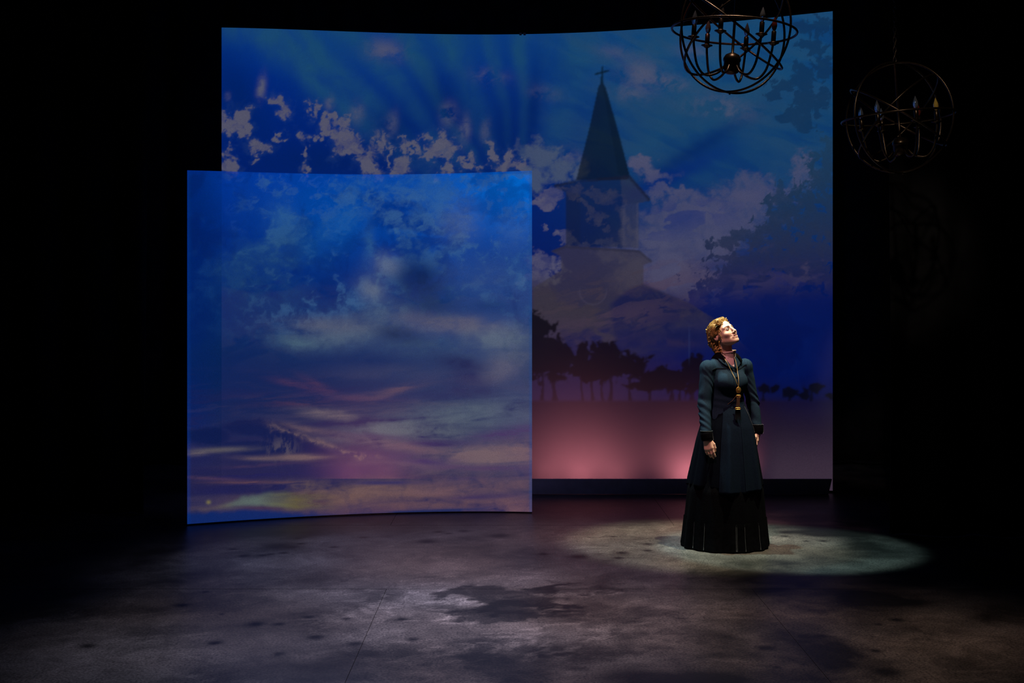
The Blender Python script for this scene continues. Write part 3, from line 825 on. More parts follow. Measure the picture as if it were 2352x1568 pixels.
back, edge, zt, base = curved_screen('projection_screen', [(509, 12.50, 63), (700, 12.60, 69.5), (1000, 12.66, 77), (1200, 12.66, 79), (1400, 12.60, 72), (1600, 12.48, 57), (1800, 12.30, 37), (1913, 12.17, 26)], 0.02,
                                     paint_back, M_back, 2.2, 0.92, (0.1, 12.4, 0), 'tall curved rear screen showing a church steeple, trees and a blue evening sky', 'screen')
n = len(edge)
sel = np.linspace(0, n - 1, 60).astype(int)
tube('top_pipe', np.column_stack([edge[sel, 0], edge[sel, 1] + 0.03, zt[sel] - 0.02]) - base, 0.016, M_drape, back, 8)
tube('bottom_pipe', np.column_stack([edge[sel, 0], edge[sel, 1] + 0.03, np.full(60, 0.03)]) - base, 0.016, M_drape, back, 8)
k = int(np.argmin(np.abs((edge[:, 0] / edge[:, 1]) * FPX + CX - 1200)))
ex, ey, ez = edge[k, 0], edge[k, 1], zt[k]
for dx in (-0.018, 0.022):
    box_obj('clip', (ex + dx - 0.012 - base[0], ey - 0.008 - base[1], ez - 0.012), (ex + dx + 0.012 - base[0], ey + 0.012 - base[1], ez + 0.014), M_board, back)

front, edge, zt, base = curved_screen('projection_screen', [(430, 10.36, 391), (620, 10.63, 396.5), (766, 10.81, 399.5), (912, 10.94, 400.5), (1058, 10.99, 397.5), (1224, 10.97, 391.5)], 0.012,
                                      paint_front, M_front, 2.2, 1.08, (-1.2, 10.8, 0), 'lower curved front screen showing a cloudy blue sunset sky', 'screen')
n = len(edge)
sel = np.linspace(0, n - 1, 50).astype(int)
tube('bottom_pipe', np.column_stack([edge[sel, 0], edge[sel, 1] + 0.02, np.full(50, 0.011)]) - base, 0.010, M_drape, front, 8)

# ------------------------------------------------------------------ ground row: low board masking the uplights
GD = 12.06
P2 = lambda px, py: ((px - CX) / FPX * GD, CAM_H - (py - HORIZON) / FPX * GD)
outline = [P2(640, 1134.5), P2(1903, 1134.5), P2(1911, 1100), P2(640, 1100)]
Vv = [(x, GD, max(z, 0.002)) for x, z in outline] + [(x, GD + 0.03, max(z, 0.002)) for x, z in outline]
m = len(outline)
Ff = [tuple(range(m)), tuple(range(2 * m - 1, m - 1, -1))] + [(i, i + m, (i + 1) % m + m, (i + 1) % m) for i in range(m)]
mesh_obj('ground_row', Vv, Ff, M_board, None, False, label='long low dark board along the foot of the tall rear screen', category='board')

# ------------------------------------------------------------------ the woman: signed-distance sculpting
F4 = np.float32


def s_ell(P, c, r):
    q = (P - F4(c)) / F4(r)
    k0 = np.sqrt((q * q).sum(-1))
    q2 = (P - F4(c)) / (F4(r) ** 2)
    k1 = np.sqrt((q2 * q2).sum(-1)) + 1e-9
    return k0 * (k0 - 1) / k1


def s_cap(P, a, b, ra, rb=None):
    rb = ra if rb is None else rb
    a = np.asarray(a, F4)
    b = np.asarray(b, F4)
    pa = P - a
    ba = b - a
    h = np.clip((pa @ ba) / float(ba @ ba), 0, 1)
    d = pa - h[..., None] * ba
    return np.sqrt((d * d).sum(-1)) - (ra + (rb - ra) * h)


def smin(a, b, k):
    h = np.clip(0.5 + 0.5 * (b - a) / k, 0, 1)
    return b + (a - b) * h - k * h * (1 - h)


def smax(a, b, k):
    return -smin(-a, -b, k)


def surface_nets(fn, lo, hi, h):
    lo = np.asarray(lo, float)
    n = np.ceil((np.asarray(hi) - lo) / h).astype(int) + 1
    ax = [lo[i] + h * np.arange(n[i]) for i in range(3)]
    # coarse pass first: only blocks that the surface may cross are sampled finely
    B = 8
    nb = -(-n // B)
    cen = np.stack(np.meshgrid(*[lo[i] + h * (B * np.arange(nb[i]) + (B - 1) / 2) for i in range(3)], indexing='ij'), -1).astype(F4)
    fc = fn(cen)
    full = np.repeat(np.repeat(np.repeat(np.where(fc < 0, F4(-1), F4(1)), B, 0), B, 1), B, 2)
    act_b = np.argwhere(np.abs(fc) < B * h * 0.87 * 1.9)
    o = np.stack(np.meshgrid(*[np.arange(B)] * 3, indexing='ij'), -1).reshape(-1, 3)
    for c0 in range(0, len(act_b), 300):
        I = (act_b[c0:c0 + 300, None] * B + o[None]).reshape(-1, 3)
        full[I[:, 0], I[:, 1], I[:, 2]] = fn((lo + h * I).astype(F4))
    f = full[:n[0], :n[1], :n[2]]
    s = f < 0
    cn = n - 1
    acc = np.zeros((*cn, 3), dtype=F4)
    cnt = np.zeros(cn, dtype=F4)
    sl = lambda o: tuple(slice(o[i], o[i] + cn[i]) for i in range(3))
    corners = [(i, j, k) for i in (0, 1) for j in (0, 1) for k in (0, 1)]
    for a in corners:
        for d in range(3):
            if a[d]:
                continue
            b = list(a)
            b[d] = 1
            fa, fb = f[sl(a)], f[sl(b)]
            cr = s[sl(a)] != s[sl(b)]
            t = np.where(cr, fa / np.where(cr, fa - fb, 1), 0)
            p = np.zeros((*cn, 3), dtype=F4)
            for q in range(3):
                p[..., q] = a[q]
            p[..., d] = t
            acc += np.where(cr[..., None], p, 0)
            cnt += cr
    act = cnt > 0
    idx = -np.ones(cn, dtype=np.int64)
    idx[act] = np.arange(act.sum())
    ijk = np.argwhere(act)
    V = (ijk + acc[act] / cnt[act][:, None]) * h + lo
    quads = []
    for d in range(3):
        u, w = (d + 1) % 3, (d + 2) % 3
        o0 = [slice(None)] * 3
        o1 = [slice(None)] * 3
        o0[d] = slice(0, n[d] - 1)
        o1[d] = slice(1, n[d])
        cr = s[tuple(o0)] != s[tuple(o1)]
        I = np.argwhere(cr)
        I = I[(I[:, u] > 0) & (I[:, u] < cn[u]) & (I[:, w] > 0) & (I[:, w] < cn[w])]
        e = np.eye(3, dtype=int)
        g = lambda K: idx[K[:, 0], K[:, 1], K[:, 2]]
        q = np.stack([g(I - e[u] - e[w]), g(I - e[w]), g(I), g(I - e[u])], -1)
        flip = ~s[I[:, 0], I[:, 1], I[:, 2]]
        q[flip] = q[flip][:, ::-1]
        quads.append(q)
    Q = np.concatenate(quads)
    return V, Q[(Q >= 0).all(1)]


def rotz(t):
    c, s = math.cos(t), math.sin(t)
    return np.array([[c, -s, 0], [s, c, 0], [0, 0, 1.0]])


def rotx(t):
    c, s = math.cos(t), math.sin(t)
    return np.array([[1.0, 0, 0], [0, c, -s], [0, s, c]])


def roty(t):
    c, s = math.cos(t), math.sin(t)
    return np.array([[c, 0, s], [0, 1.0, 0], [-s, 0, c]])


woman = empty('person', (WX, WY, 0), label='woman in a long navy jacket and skirt looking up in the spotlight', category='person')


def W2(px, py, depth=-0.13):
    """a point on her, from where it sits in the photograph and how far it is in front of her axis"""
    d = WY + depth
    return np.array([(px - CX) / FPX * d - WX, depth, CAM_H - (py - HORIZON) / FPX * d])


# ---- head (own frame: face towards -y, her left is +x)
HEAD_R = rotz(math.radians(37)) @ rotx(math.radians(-28)) @ roty(math.radians(-12))
HEAD_C = np.array([(1659.6 - 1665) / 305.0, -0.012, CAM_H - 65.2 / 305.0])


def head_sdf(P):
    X = np.abs(P[..., 0])
    S = np.stack([X, P[..., 1], P[..., 2]], -1)
    d = s_ell(P, (0, 0.016, 0.032), (0.074, 0.093, 0.082))
    d = smin(d, s_ell(P, (0, -0.026, -0.022), (0.061, 0.062, 0.082)), 0.03)
    d = smin(d, s_ell(P, (0, -0.036, -0.068), (0.050, 0.049, 0.040)), 0.025)
    d = smin(d, s_cap(S, (0.046, 0.000, -0.062), (0.014, -0.072, -0.098), 0.015, 0.013), 0.022)      # jaw line
    d = smin(d, s_ell(P, (0, -0.080, -0.098), (0.017, 0.014, 0.015)), 0.018)                           # chin
    d = smin(d, s_ell(S, (0.040, -0.062, -0.032), (0.021, 0.020, 0.018)), 0.022)                       # cheekbone
    d = smin(d, s_cap(S, (0.014, -0.083, 0.019), (0.046, -0.064, 0.021), 0.008, 0.007), 0.014)         # brow
    d = smax(d, -s_ell(S, (0.031, -0.100, 0.000), (0.018, 0.020, 0.0115)), 0.014)                      # eye socket
    d = smin(d, s_ell(S, (0.031, -0.070, 0.000), (0.0145, 0.0145, 0.0125)), 0.004)                      # lidded eye
    d = smin(d, s_cap(P, (0, -0.084, 0.010), (0, -0.110, -0.034), 0.0072, 0.0098), 0.010)              # nose
    d = smin(d, s_ell(S, (0.0105, -0.098, -0.0385), (0.0085, 0.0105, 0.0075)), 0.006)                  # nostril wing
    d = smax(d, -s_ell(S, (0.0062, -0.105, -0.0455), (0.0035, 0.005, 0.004)), 0.003)
    d = smin(d, s_ell(P, (0, -0.083, -0.067), (0.026, 0.014, 0.017)), 0.014)                           # mouth mound
    up = np.minimum(s_cap(S, (0, -0.0990, -0.0612), (0.015, -0.0940, -0.0590), 0.0040, 0.0036), s_cap(S, (0.015, -0.0940, -0.0590), (0.030, -0.0765, -0.0530), 0.0036, 0.0018))
    lw = np.minimum(s_cap(S, (0, -0.0965, -0.0785), (0.015, -0.0910, -0.0745), 0.0046, 0.0040), s_cap(S, (0.015, -0.0910, -0.0745), (0.028, -0.0765, -0.0605), 0.0040, 0.0018))
    d = smin(d, up, 0.004)                                                                             # lips
    d = smin(d, lw, 0.004)
    gap = np.minimum(s_cap(S, (0, -0.0985, -0.0702), (0.014, -0.0935, -0.0675), 0.0058, 0.0050), s_cap(S, (0.014, -0.0935, -0.0675), (0.026, -0.0780, -0.0590), 0.0050, 0.0018))
    d = smax(d, -gap, 0.002)                                                                           # parted in a smile
    d = smax(d, -s_cap(S, (0.0245, -0.092, -0.046), (0.036, -0.078, -0.062), 0.003, 0.002), 0.010)     # smile fold
    ear = s_ell(S, (0.076, 0.022, -0.008), (0.011, 0.019, 0.031))
    ear = smax(ear, -s_ell(S, (0.088, 0.018, -0.004), (0.008, 0.011, 0.020)), 0.006)
    d = smin(d, ear, 0.008)
    return d


def trace_y(fn, x, z, y0=-0.25, n=70):
    y = np.full(np.shape(x), y0, float)
    for _ in range(n):
        P = np.stack([x, y, z], -1).astype(F4)
        y = y + np.clip(fn(P), -0.01, 0.05) * 0.8
    return y


hv, hq = surface_nets(head_sdf, (-0.10, -0.135, -0.135), (0.10, 0.125, 0.128), 0.0022)
hv = hv @ HEAD_R.T + HEAD_C

# ---- limbs and trunk
T_YAW = math.radians(27)
RT = rotz(T_YAW)
TC = np.array([0.008, 0.0, 0.0])
tw = lambda p: RT @ np.asarray(p, float) + TC                  # trunk frame -> person frame
R_SH, R_EL, R_WR = tw((-0.170, 0.0, 1.340)), np.array([-0.176, -0.110, 1.075]), np.array([-0.172, -0.190, 0.862])
L_SH, L_EL, L_WR = tw((0.170, 0.0, 1.345)), np.array([0.222, 0.09, 1.075]), np.array([0.250, 0.045, 0.888])
NECK0 = HEAD_R @ np.array([0, 0.018, -0.05]) + HEAD_C
NECK1 = np.array([0.012, 0.020, 1.385])


def body_sdf(P):
    Q = ((P - TC.astype(F4)) @ RT.astype(F4))                  # into the trunk frame
    d = s_ell(Q, (0, 0.01, 1.235), (0.132, 0.092, 0.185))
    d = smin(d, s_ell(Q, (0, 0, 1.07), (0.10, 0.078, 0.13)), 0.05)
    d = smin(d, s_ell(Q, (0, 0.01, 0.93), (0.15, 0.11, 0.13)), 0.05)
    d = smin(d, s_ell(Q, (0, 0.01, 1.33), (0.165, 0.056, 0.060)), 0.04)
    d = smin(d, s_cap(P, NECK0, NECK1, 0.047, 0.052), 0.02)
    for a, b, c in ((R_SH, R_EL, R_WR), (L_SH, L_EL, L_WR)):
        d = smin(d, s_cap(P, a, b, 0.042, 0.036), 0.02)
        d = smin(d, s_cap(P, b, c, 0.036, 0.0245), 0.015)
    for sx in (-1, 1):
        hip, knee, ank = tw((sx * 0.085, 0.01, 0.90)), tw((sx * 0.08, -0.01, 0.48)), tw((sx * 0.075, 0.02, 0.09))
        d = smin(d, s_cap(P, hip, knee, 0.078, 0.050), 0.03)
        d = smin(d, s_cap(P, knee, ank, 0.050, 0.032), 0.02)
        d = smin(d, s_cap(P, tw((sx * 0.075, 0.03, 0.045)), tw((sx * 0.08, -0.12, 0.03)), 0.032, 0.026), 0.02)
    return d


bv, bq = surface_nets(body_sdf, (-0.30, -0.26, -0.002), (0.36, 0.24, 1.56), 0.0065)


# ---- hands: palm, four unequal bent fingers, thumb from the side of the palm
def hand_mesh(wrist, wdir, down, curl):
    down = np.asarray(down, float) / np.linalg.norm(down)
    w = np.asarray(wdir, float)
    w = w - down * (w @ down)
    w /= np.linalg.norm(w)
    pn = np.cross(w, down)                                     # palm or back normal; 'curl' sign picks the palm side
    pn = pn * curl
    at = lambda a, b, c=0.0: np.asarray(wrist) + w * a + down * b + pn * c
    caps = [(at(0, -0.03), at(0, 0.03), 0.0235, 0.024)]
    palm = [(at(-0.020, 0.025), at(-0.026, 0.080), 0.0135, 0.0115), (at(-0.006, 0.02), at(-0.008, 0.084), 0.014, 0.012),
            (at(0.008, 0.02), at(0.010, 0.085), 0.014, 0.012), (at(0.020, 0.028), at(0.027, 0.080), 0.0135, 0.0115)]
    fingers = []
    for off, st, L, bend, sp in ((0.029, 0.080, 0.070, 0.30, 0.03), (0.010, 0.086, 0.080, 0.42, 0.0), (-0.009, 0.084, 0.074, 0.52, -0.02), (-0.027, 0.078, 0.058, 0.60, -0.05)):
        p = at(off, st)
        ang = bend * 0.55
        seg = (0.45, 0.31, 0.24)
        r = 0.0088
        for k, fr in enumerate(seg):
            dirv = down * math.cos(ang) + pn * math.sin(ang) + w * sp
            q = p + dirv * L * fr
            fingers.append((p, q, r, r * 0.90))
            p, r = q, r * 0.90
            ang += bend * (0.9 if k == 0 else 0.6)
    thumb = [(at(0.020, 0.020, 0.004), at(0.040, 0.055, 0.012), 0.0125, 0.0105), (at(0.040, 0.055, 0.012), at(0.043, 0.083, 0.018), 0.0105, 0.0088), (at(0.043, 0.083, 0.018), at(0.038, 0.106, 0.024), 0.0088, 0.0068)]

    def fn(P):
        d = None
        for a, b, ra, rb in caps + palm:
            c = s_cap(P, a, b, ra, rb)
            d = c if d is None else smin(d, c, 0.012)
        for a, b, ra, rb in fingers + thumb:
            d = smin(d, s_cap(P, a, b, ra, rb), 0.0032)
        return d
    c = at(0.0, 0.08, 0.02)
    return surface_nets(fn, c - 0.125, c + 0.125, 0.0024)


rh = hand_mesh(R_WR + (0.004, -0.006, -0.030), (0.86, -0.50, 0), (0.14, -0.20, -1.0), 1.0)
lh = hand_mesh(L_WR + (0.0, -0.004, -0.022), (-0.25, -0.97, 0), (-0.02, -0.10, -1.0), -1.0)

# fuse everything into one continuous skin
allV = [hv, bv, rh[0], lh[0]]
offs = np.cumsum([0] + [len(v) for v in allV])
allQ = np.concatenate([q + o for q, o in zip((hq, bq, rh[1], lh[1]), offs)])
tmp = mesh_obj('body_raw', np.concatenate(allV), allQ)
md = tmp.modifiers.new('fuse', 'REMESH')
md.mode = 'VOXEL'
md.voxel_size = 0.0026
md.use_smooth_shade = True
sm = tmp.modifiers.new('relax', 'SMOOTH')
sm.factor = 0.4
sm.iterations = 2
dg = bpy.context.evaluated_depsgraph_get()
me = bpy.data.meshes.new_from_object(tmp.evaluated_get(dg))
bpy.data.objects.remove(tmp)
me.name = 'body'
M_skin = attr_mat('skin', 'tint', 0.5, 0.35, sss=0.15, bump=0.05, nscale=300)
me.materials.clear()
me.materials.append(M_skin)
body = link(bpy.data.objects.new('body', me), woman)
co = np.empty(len(me.vertices) * 3, dtype=np.float32)
me.vertices.foreach_get('co', co)
co = co.reshape(-1, 3)
H = (co - HEAD_C) @ HEAD_R                                      # head frame
g = lambda c, r: np.exp(-(((H - np.array(c)) / np.array(r)) ** 2).sum(1))
tint = np.tile(np.array([0.70, 0.47, 0.37]), (len(co), 1))
mix = lambda t, col, a: t * (1 - a[:, None]) + np.array(col) * a[:, None]
for sx in (-1, 1):
    tint = mix(tint, (0.62, 0.27, 0.23), 0.55 * g((sx * 0.046, -0.058, -0.036), (0.020, 0.03, 0.018)))
    tint = mix(tint, (0.30, 0.17, 0.13), 0.55 * g((sx * 0.031, -0.085, 0.008), (0.016, 0.02, 0.006)))
    tint = mix(tint, (0.62, 0.26, 0.22), 0.5 * g((sx * 0.080, 0.02, -0.01), (0.012, 0.02, 0.03)))
arc = 11 * H[:, 0] ** 2
fr = np.exp(-((H[:, 0] / 0.027) ** 4)) * (H[:, 1] < -0.068)
lips = fr * (np.exp(-(((H[:, 2] + 0.0622 - 0.9 * arc) / 0.0040) ** 2)) + np.exp(-(((H[:, 2] + 0.0785 - 1.9 * arc) / 0.0048) ** 2)))
tint = mix(tint, (0.50, 0.17, 0.15), np.clip(lips, 0, 0.85))
inner = fr * np.exp(-(((H[:, 2] + 0.0700 - 1.3 * arc) / 0.0028) ** 2))
tint = mix(tint, (0.10, 0.03, 0.03), np.clip(inner, 0, 0.95))
set_color(body, 'tint', tint)


# ---- features laid on the face
def face_pts(x, z, lift):
    y = trace_y(head_sdf, np.asarray(x, float), np.asarray(z, float)) - lift
    return np.stack([x, y, z], -1)


def to_person(P):
    return np.asarray(P) @ HEAD_R.T + HEAD_C


M_eye = attr_mat('eye_surface', 'tint', 0.15, 0.5)
M_lash = simple('dark_lash', (0.03, 0.018, 0.012), 0.7, noise=0.2)
M_brow = simple('brown_brow', (0.14, 0.080, 0.042), 0.8, noise=0.3, nscale=400)
for sx in (-1, 1):
    u = np.linspace(-1, 1, 21)
    v = np.linspace(-1, 1, 11)
    U, V = np.meshgrid(u, v, indexing='ij')
    hh = 0.0056 * np.clip(1 - np.abs(U) ** 2.2, 0.02, 1) ** 0.75
    ex = sx * (0.031 + 0.0135 * U)
    ez = 0.0006 + hh * V * np.where(V > 0, 1.0, 0.75) + 0.0016 * U
    P = face_pts(ex.ravel(), ez.ravel(), 0.0) .reshape(21, 11, 3)
    P[..., 1] -= 0.0030 * (1 - 0.6 * np.clip(np.abs(U), 0, 1) ** 2)
    F = grid_faces(21, 11)
    eye = mesh_obj('eye', to_person(P.reshape(-1, 3)), F if sx > 0 else F[:, ::-1], M_eye, woman)
    rr = np.hypot((ex - (sx * 0.031 + 0.002)) / 1.0, ez - 0.0022).ravel()
    t = np.tile(np.array([0.66, 0.64, 0.62]), (len(rr), 1))
    t[rr < 0.0058] = (0.16, 0.14, 0.11)
    t[rr < 0.0030] = (0.015, 0.012, 0.01)
    set_color(eye, 'tint', t)
    up = to_person(P[:, -1] + np.array([0, -0.0008, 0.0006]))
    tube('eyelash', up, np.interp(np.linspace(0, 1, 21), [0, .2, .8, 1], [0.0006, 0.0014, 0.0018, 0.0007]), M_lash, woman, 6)
    lowl = to_person(P[:, 0] + np.array([0, -0.0004, -0.0002]))
    tube('eyelash', lowl, 0.0006, M_lash, woman, 5)
    bx = sx * np.linspace(0.012, 0.050, 18)
    tt = np.linspace(0, 1, 18)
    bz = 0.0185 + 0.0095 * np.sin(np.pi * (0.12 + 0.62 * tt)) - 0.004
    bp_ = face_pts(bx, bz, 0.0003)
    tube('eyebrow', to_person(bp_), np.interp(tt, [0, .3, 1], [0.0019, 0.0024, 0.0008]), M_brow, woman, 6)
# upper teeth showing between the lips
u = np.linspace(-1, 1, 17)
v = np.linspace(-1, 1, 4)
U, V = np.meshgrid(u, v, indexing='ij')
tx = 0.0235 * U
tz = -0.0686 + 13 * tx ** 2 + 0.0032 * V * (1 - 0.7 * U ** 2)
ty = -0.0962 + 26 * tx ** 2
M_teeth = simple('teeth', (0.72, 0.68, 0.60), 0.3, noise=0.05)
mesh_obj('teeth', to_person(np.stack([tx, ty, tz], -1).reshape(-1, 3)), grid_faces(17, 4), M_teeth, woman)

# ---- hair: pinned-up golden waves
M_hair = simple('golden_hair', (0.35, 0.20, 0.058), 0.42, spec=0.5, noise=0.5, nscale=90, bump=0.3)


def hair_sdf(P):
    x, y, z = P[..., 0], P[..., 1], P[..., 2]
    ax = np.abs(x)
    S = np.stack([ax, y, z], -1)
    d = s_ell(P, (0, 0.022, 0.038), (0.082, 0.100, 0.084))
    d = smin(d, s_ell(P, (0, 0.085, -0.022), (0.078, 0.060, 0.078)), 0.03)
    d = smin(d, s_ell(P, (-0.01, 0.085, -0.085), (0.066, 0.048, 0.060)), 0.025)
    d = smin(d, s_ell(S, (0.064, 0.000, 0.058), (0.026, 0.036, 0.030)), 0.02)
    d = smin(d, s_ell(S, (0.078, 0.024, 0.026), (0.016, 0.030, 0.022)), 0.015)
    d = smin(d, s_ell(P, (0, -0.026, 0.090), (0.046, 0.042, 0.020)), 0.02)
    wav = np.sin(95 * z + 60 * y + 3 * np.sin(45 * x + 30 * z)) * np.sin(70 * x - 60 * y + 2.5 * np.sin(60 * z))
    d = d - 0.0040 * wav
    d = smax(d, -s_ell(P, (0, -0.090, -0.045), (0.066, 0.066, 0.120)), 0.008)
    d = smax(d, -s_ell(S, (0.088, 0.006, -0.030), (0.024, 0.026, 0.036)), 0.008)
    return d


av, aq = surface_nets(hair_sdf, (-0.115, -0.10, -0.160), (0.115, 0.165, 0.145), 0.0026)
hair = mesh_obj('hair', to_person(av), aq, M_hair, woman)

# strands combed back from the hairline to the pinned knot, ringlets round it, one big roll over the near temple
rnd = random.Random(4)
CV, CF = [], []


def add_strand(P, rad, seg=5):
    v, f = tube_geo(P, rad, seg)
    o = sum(len(x) for x in CV)
    CV.append(v)
    CF.extend([tuple(i + o for i in q) for q in f])


C_H = np.array([0, 0.03, 0.0])


def on_hair(dirs, lift):
    r = np.full(len(dirs), 0.24)
    for _ in range(40):
        r = r - np.clip(hair_sdf((C_H + dirs * r[:, None]).astype(F4)), -0.004, 0.05) * 0.9
    return C_H + dirs * (r + lift)[:, None]


knot = np.array([-0.05, 0.9, -0.45])
knot /= np.linalg.norm(knot)
for k in range(250):
    a = math.radians(rnd.uniform(-118, 118) if k < 180 else rnd.uniform(-60, 40))                    # round the hairline, 0 = middle of the forehead
    st = np.array([math.sin(a) * 1.0, -math.cos(a) * 0.86 - 0.06, 0.80 * math.cos(a) ** 2 + 0.10 - 0.10 * abs(math.sin(a))])
    st = st + np.array([rnd.gauss(0, .05), rnd.uniform(0, .30), rnd.gauss(0, .05)])
    st /= np.linalg.norm(st)
    en = knot + np.array([rnd.gauss(0, .28), 0, rnd.gauss(0, .30)])
    en /= np.linalg.norm(en)
    n_ = 30
    t = np.linspace(0, rnd.uniform(0.7, 1.0), n_)
    om = math.acos(max(-0.98, min(0.98, float(st @ en))))
    D = (np.sin((1 - t) * om)[:, None] * st + np.sin(t * om)[:, None] * en) / math.sin(om)
    side = np.cross(st, en)
    side /= np.linalg.norm(side) + 1e-9
    D = D + side * (0.055 * np.sin(t * rnd.uniform(9, 15) + rnd.random() * 6) * np.sin(np.pi * np.clip(t * 1.1, 0, 1)))[:, None]
    D /= np.linalg.norm(D, axis=1, keepdims=True)
    P = on_hair(D, rnd.uniform(-0.0005, 0.0022))
    keep = (s_ell(P.astype(F4), (0, -0.090, -0.045), (0.064, 0.064, 0.118)) > 0)
    if keep.sum() < 6:
        continue
    P = P[keep]
    w_ = np.linspace(0, 1, len(P))
    add_strand(to_person(P), rnd.uniform(0.0016, 0.0034) * np.interp(w_, [0, .15, .85, 1], [.35, 1, 1, .4]))


def ringlet(c, axis, r, length, turns, rad, n_str=3, local=True, taper=0.6):
    axis = np.asarray(axis, float)
    axis /= np.linalg.norm(axis)
    e1 = np.cross(axis, (0.31, 0.2, 0.9))
    e1 /= np.linalg.norm(e1)
    e2 = np.cross(axis, e1)
    for q in range(n_str):
        n_ = int(14 * turns) + 6
        t = np.linspace(0, 1, n_)
        a = t * turns * 2 * math.pi + 0.55 * q + rnd.random() * 0.3
        rr = r * (1 - (1 - taper) * t) * (1 + 0.10 * np.sin(7 * t + q))
        P = np.asarray(c) + rr[:, None] * (np.cos(a)[:, None] * e1 + np.sin(a)[:, None] * e2) + axis * (length * (t - 0.5) + 0.0022 * (q - 1))[:, None]
        add_strand(to_person(P) if local else P, rad * np.interp(t, [0, .1, .85, 1], [0.3, 1, 1, 0.3]), 6)


# big roll over the near temple: strands wound side by side
for q in range(5):
    ringlet(W2(1650.5, 738.5, -0.080) + np.array([0.003, 0.006, 0.002]) * (q - 2), (0.25, -0.93, 0.2), 0.0245 - 0.002 * abs(q - 2), 0.006, 1.9, 0.0046, 1, False, 0.35)
for c, ax, r, ln, tn in (((-0.070, -0.030, 0.052), (0.3, 0.9, -0.2), .011, .035, 1.6), ((-0.082, 0.000, 0.045), (0.1, 0.8, -0.5), .011, .035, 1.5), ((-0.088, 0.040, 0.040), (0.0, 0.7, -0.7), .011, .040, 1.8), ((-0.086, 0.070, 0.010), (0.2, 0.5, -0.8), .012, .04, 1.7),
                         ((-0.080, 0.095, -0.015), (0.4, 0.5, -0.7), .012, .04, 1.7), ((-0.060, 0.120, -0.030), (0.7, 0.3, -0.6), .013, .045, 1.8), ((-0.035, 0.142, -0.020), (0.8, 0.1, -0.5), .012, .04, 1.7), ((-0.075, 0.075, -0.060), (0.1, 0.3, -0.9), .011, .045, 2.0),
                         ((-0.064, 0.100, -0.085), (0.3, 0.3, -0.9), .012, .05, 2.0), ((-0.066, 0.062, -0.100), (0.1, 0.1, -1), .009, .05, 2.4), ((-0.050, 0.112, -0.115), (0.3, 0.2, -0.9), .011, .045, 2.0), ((-0.030, 0.132, -0.085), (0.6, 0.2, -0.7), .012, .05, 2.0),
                         ((-0.052, 0.070, -0.135), (0.1, 0.1, -1), .008, .04, 2.2), ((-0.020, 0.110, -0.135), (0.3, 0.2, -0.9), .010, .04, 2.0), ((-0.055, 0.085, 0.085), (0.4, 0.7, -0.4), .011, .045, 1.6), ((-0.020, 0.110, 0.070), (0.6, 0.6, -0.5), .012, .045, 1.6),
                         ((0.052, -0.050, 0.096), (-0.3, 0.6, 0.5), .014, .03, 1.6), ((0.066, -0.044, 0.080), (0.2, 0.7, 0.4), .013, .03, 1.6), ((0.070, -0.020, 0.066), (0.0, 0.6, -0.6), .012, .03, 1.5), ((0.076, -0.028, 0.042), (0, 0.2, -1), .009, .03, 1.7), ((0.078, -0.034, 0.012), (0, 0.1, -1), .007, .034, 2.0), ((0.076, -0.040, -0.020), (0, -0.2, -1), .006, .034, 2.2), ((0.072, -0.044, -0.048), (0, -0.2, -1), .004, .026, 2.0)):
    ringlet(np.asarray(c) * 0.93 + np.array([0, 0.002, 0]), ax, r * 0.9, ln, tn, 0.0032, 3)
# loose tendrils by the near ear and temple
for pts in ([(-0.068, -0.022, 0.020), (-0.075, -0.020, 0.000), (-0.071, -0.026, -0.020), (-0.074, -0.018, -0.040), (-0.068, -0.024, -0.060), (-0.070, -0.016, -0.078)],
            [(-0.062, -0.042, 0.040), (-0.069, -0.044, 0.026), (-0.065, -0.046, 0.012), (-0.068, -0.040, 0.002)],
            [(-0.058, 0.046, -0.110), (-0.064, 0.040, -0.130), (-0.056, 0.036, -0.146), (-0.060, 0.030, -0.160)]):
    add_strand(to_person(catmull(pts, 24)), np.interp(np.linspace(0, 1, 24), [0, .3, 1], [.0026, .0020, .0008]), 6)
mesh_obj('hair_strands', np.concatenate(CV), CF, M_hair, woman, kind='stuff')

# earring: stem and three beads
ear0 = to_person(np.array([-0.078, 0.012, -0.046]))
ering = tube('earring', [ear0 + (0, 0, .008), ear0, ear0 - (0, 0, .012)], 0.0012, M_gold, woman, 6)
for dz, r in ((0.0, .0030), (-0.010, .0040), (-0.019, .0030)):
    lathe('bead', [(0.0005, -r), (r * .8, -r * .6), (r, 0), (r * .8, r * .6), (0.0005, r)], M_gold, ering, 10, ear0 + np.array([0.002, -0.004, dz]))


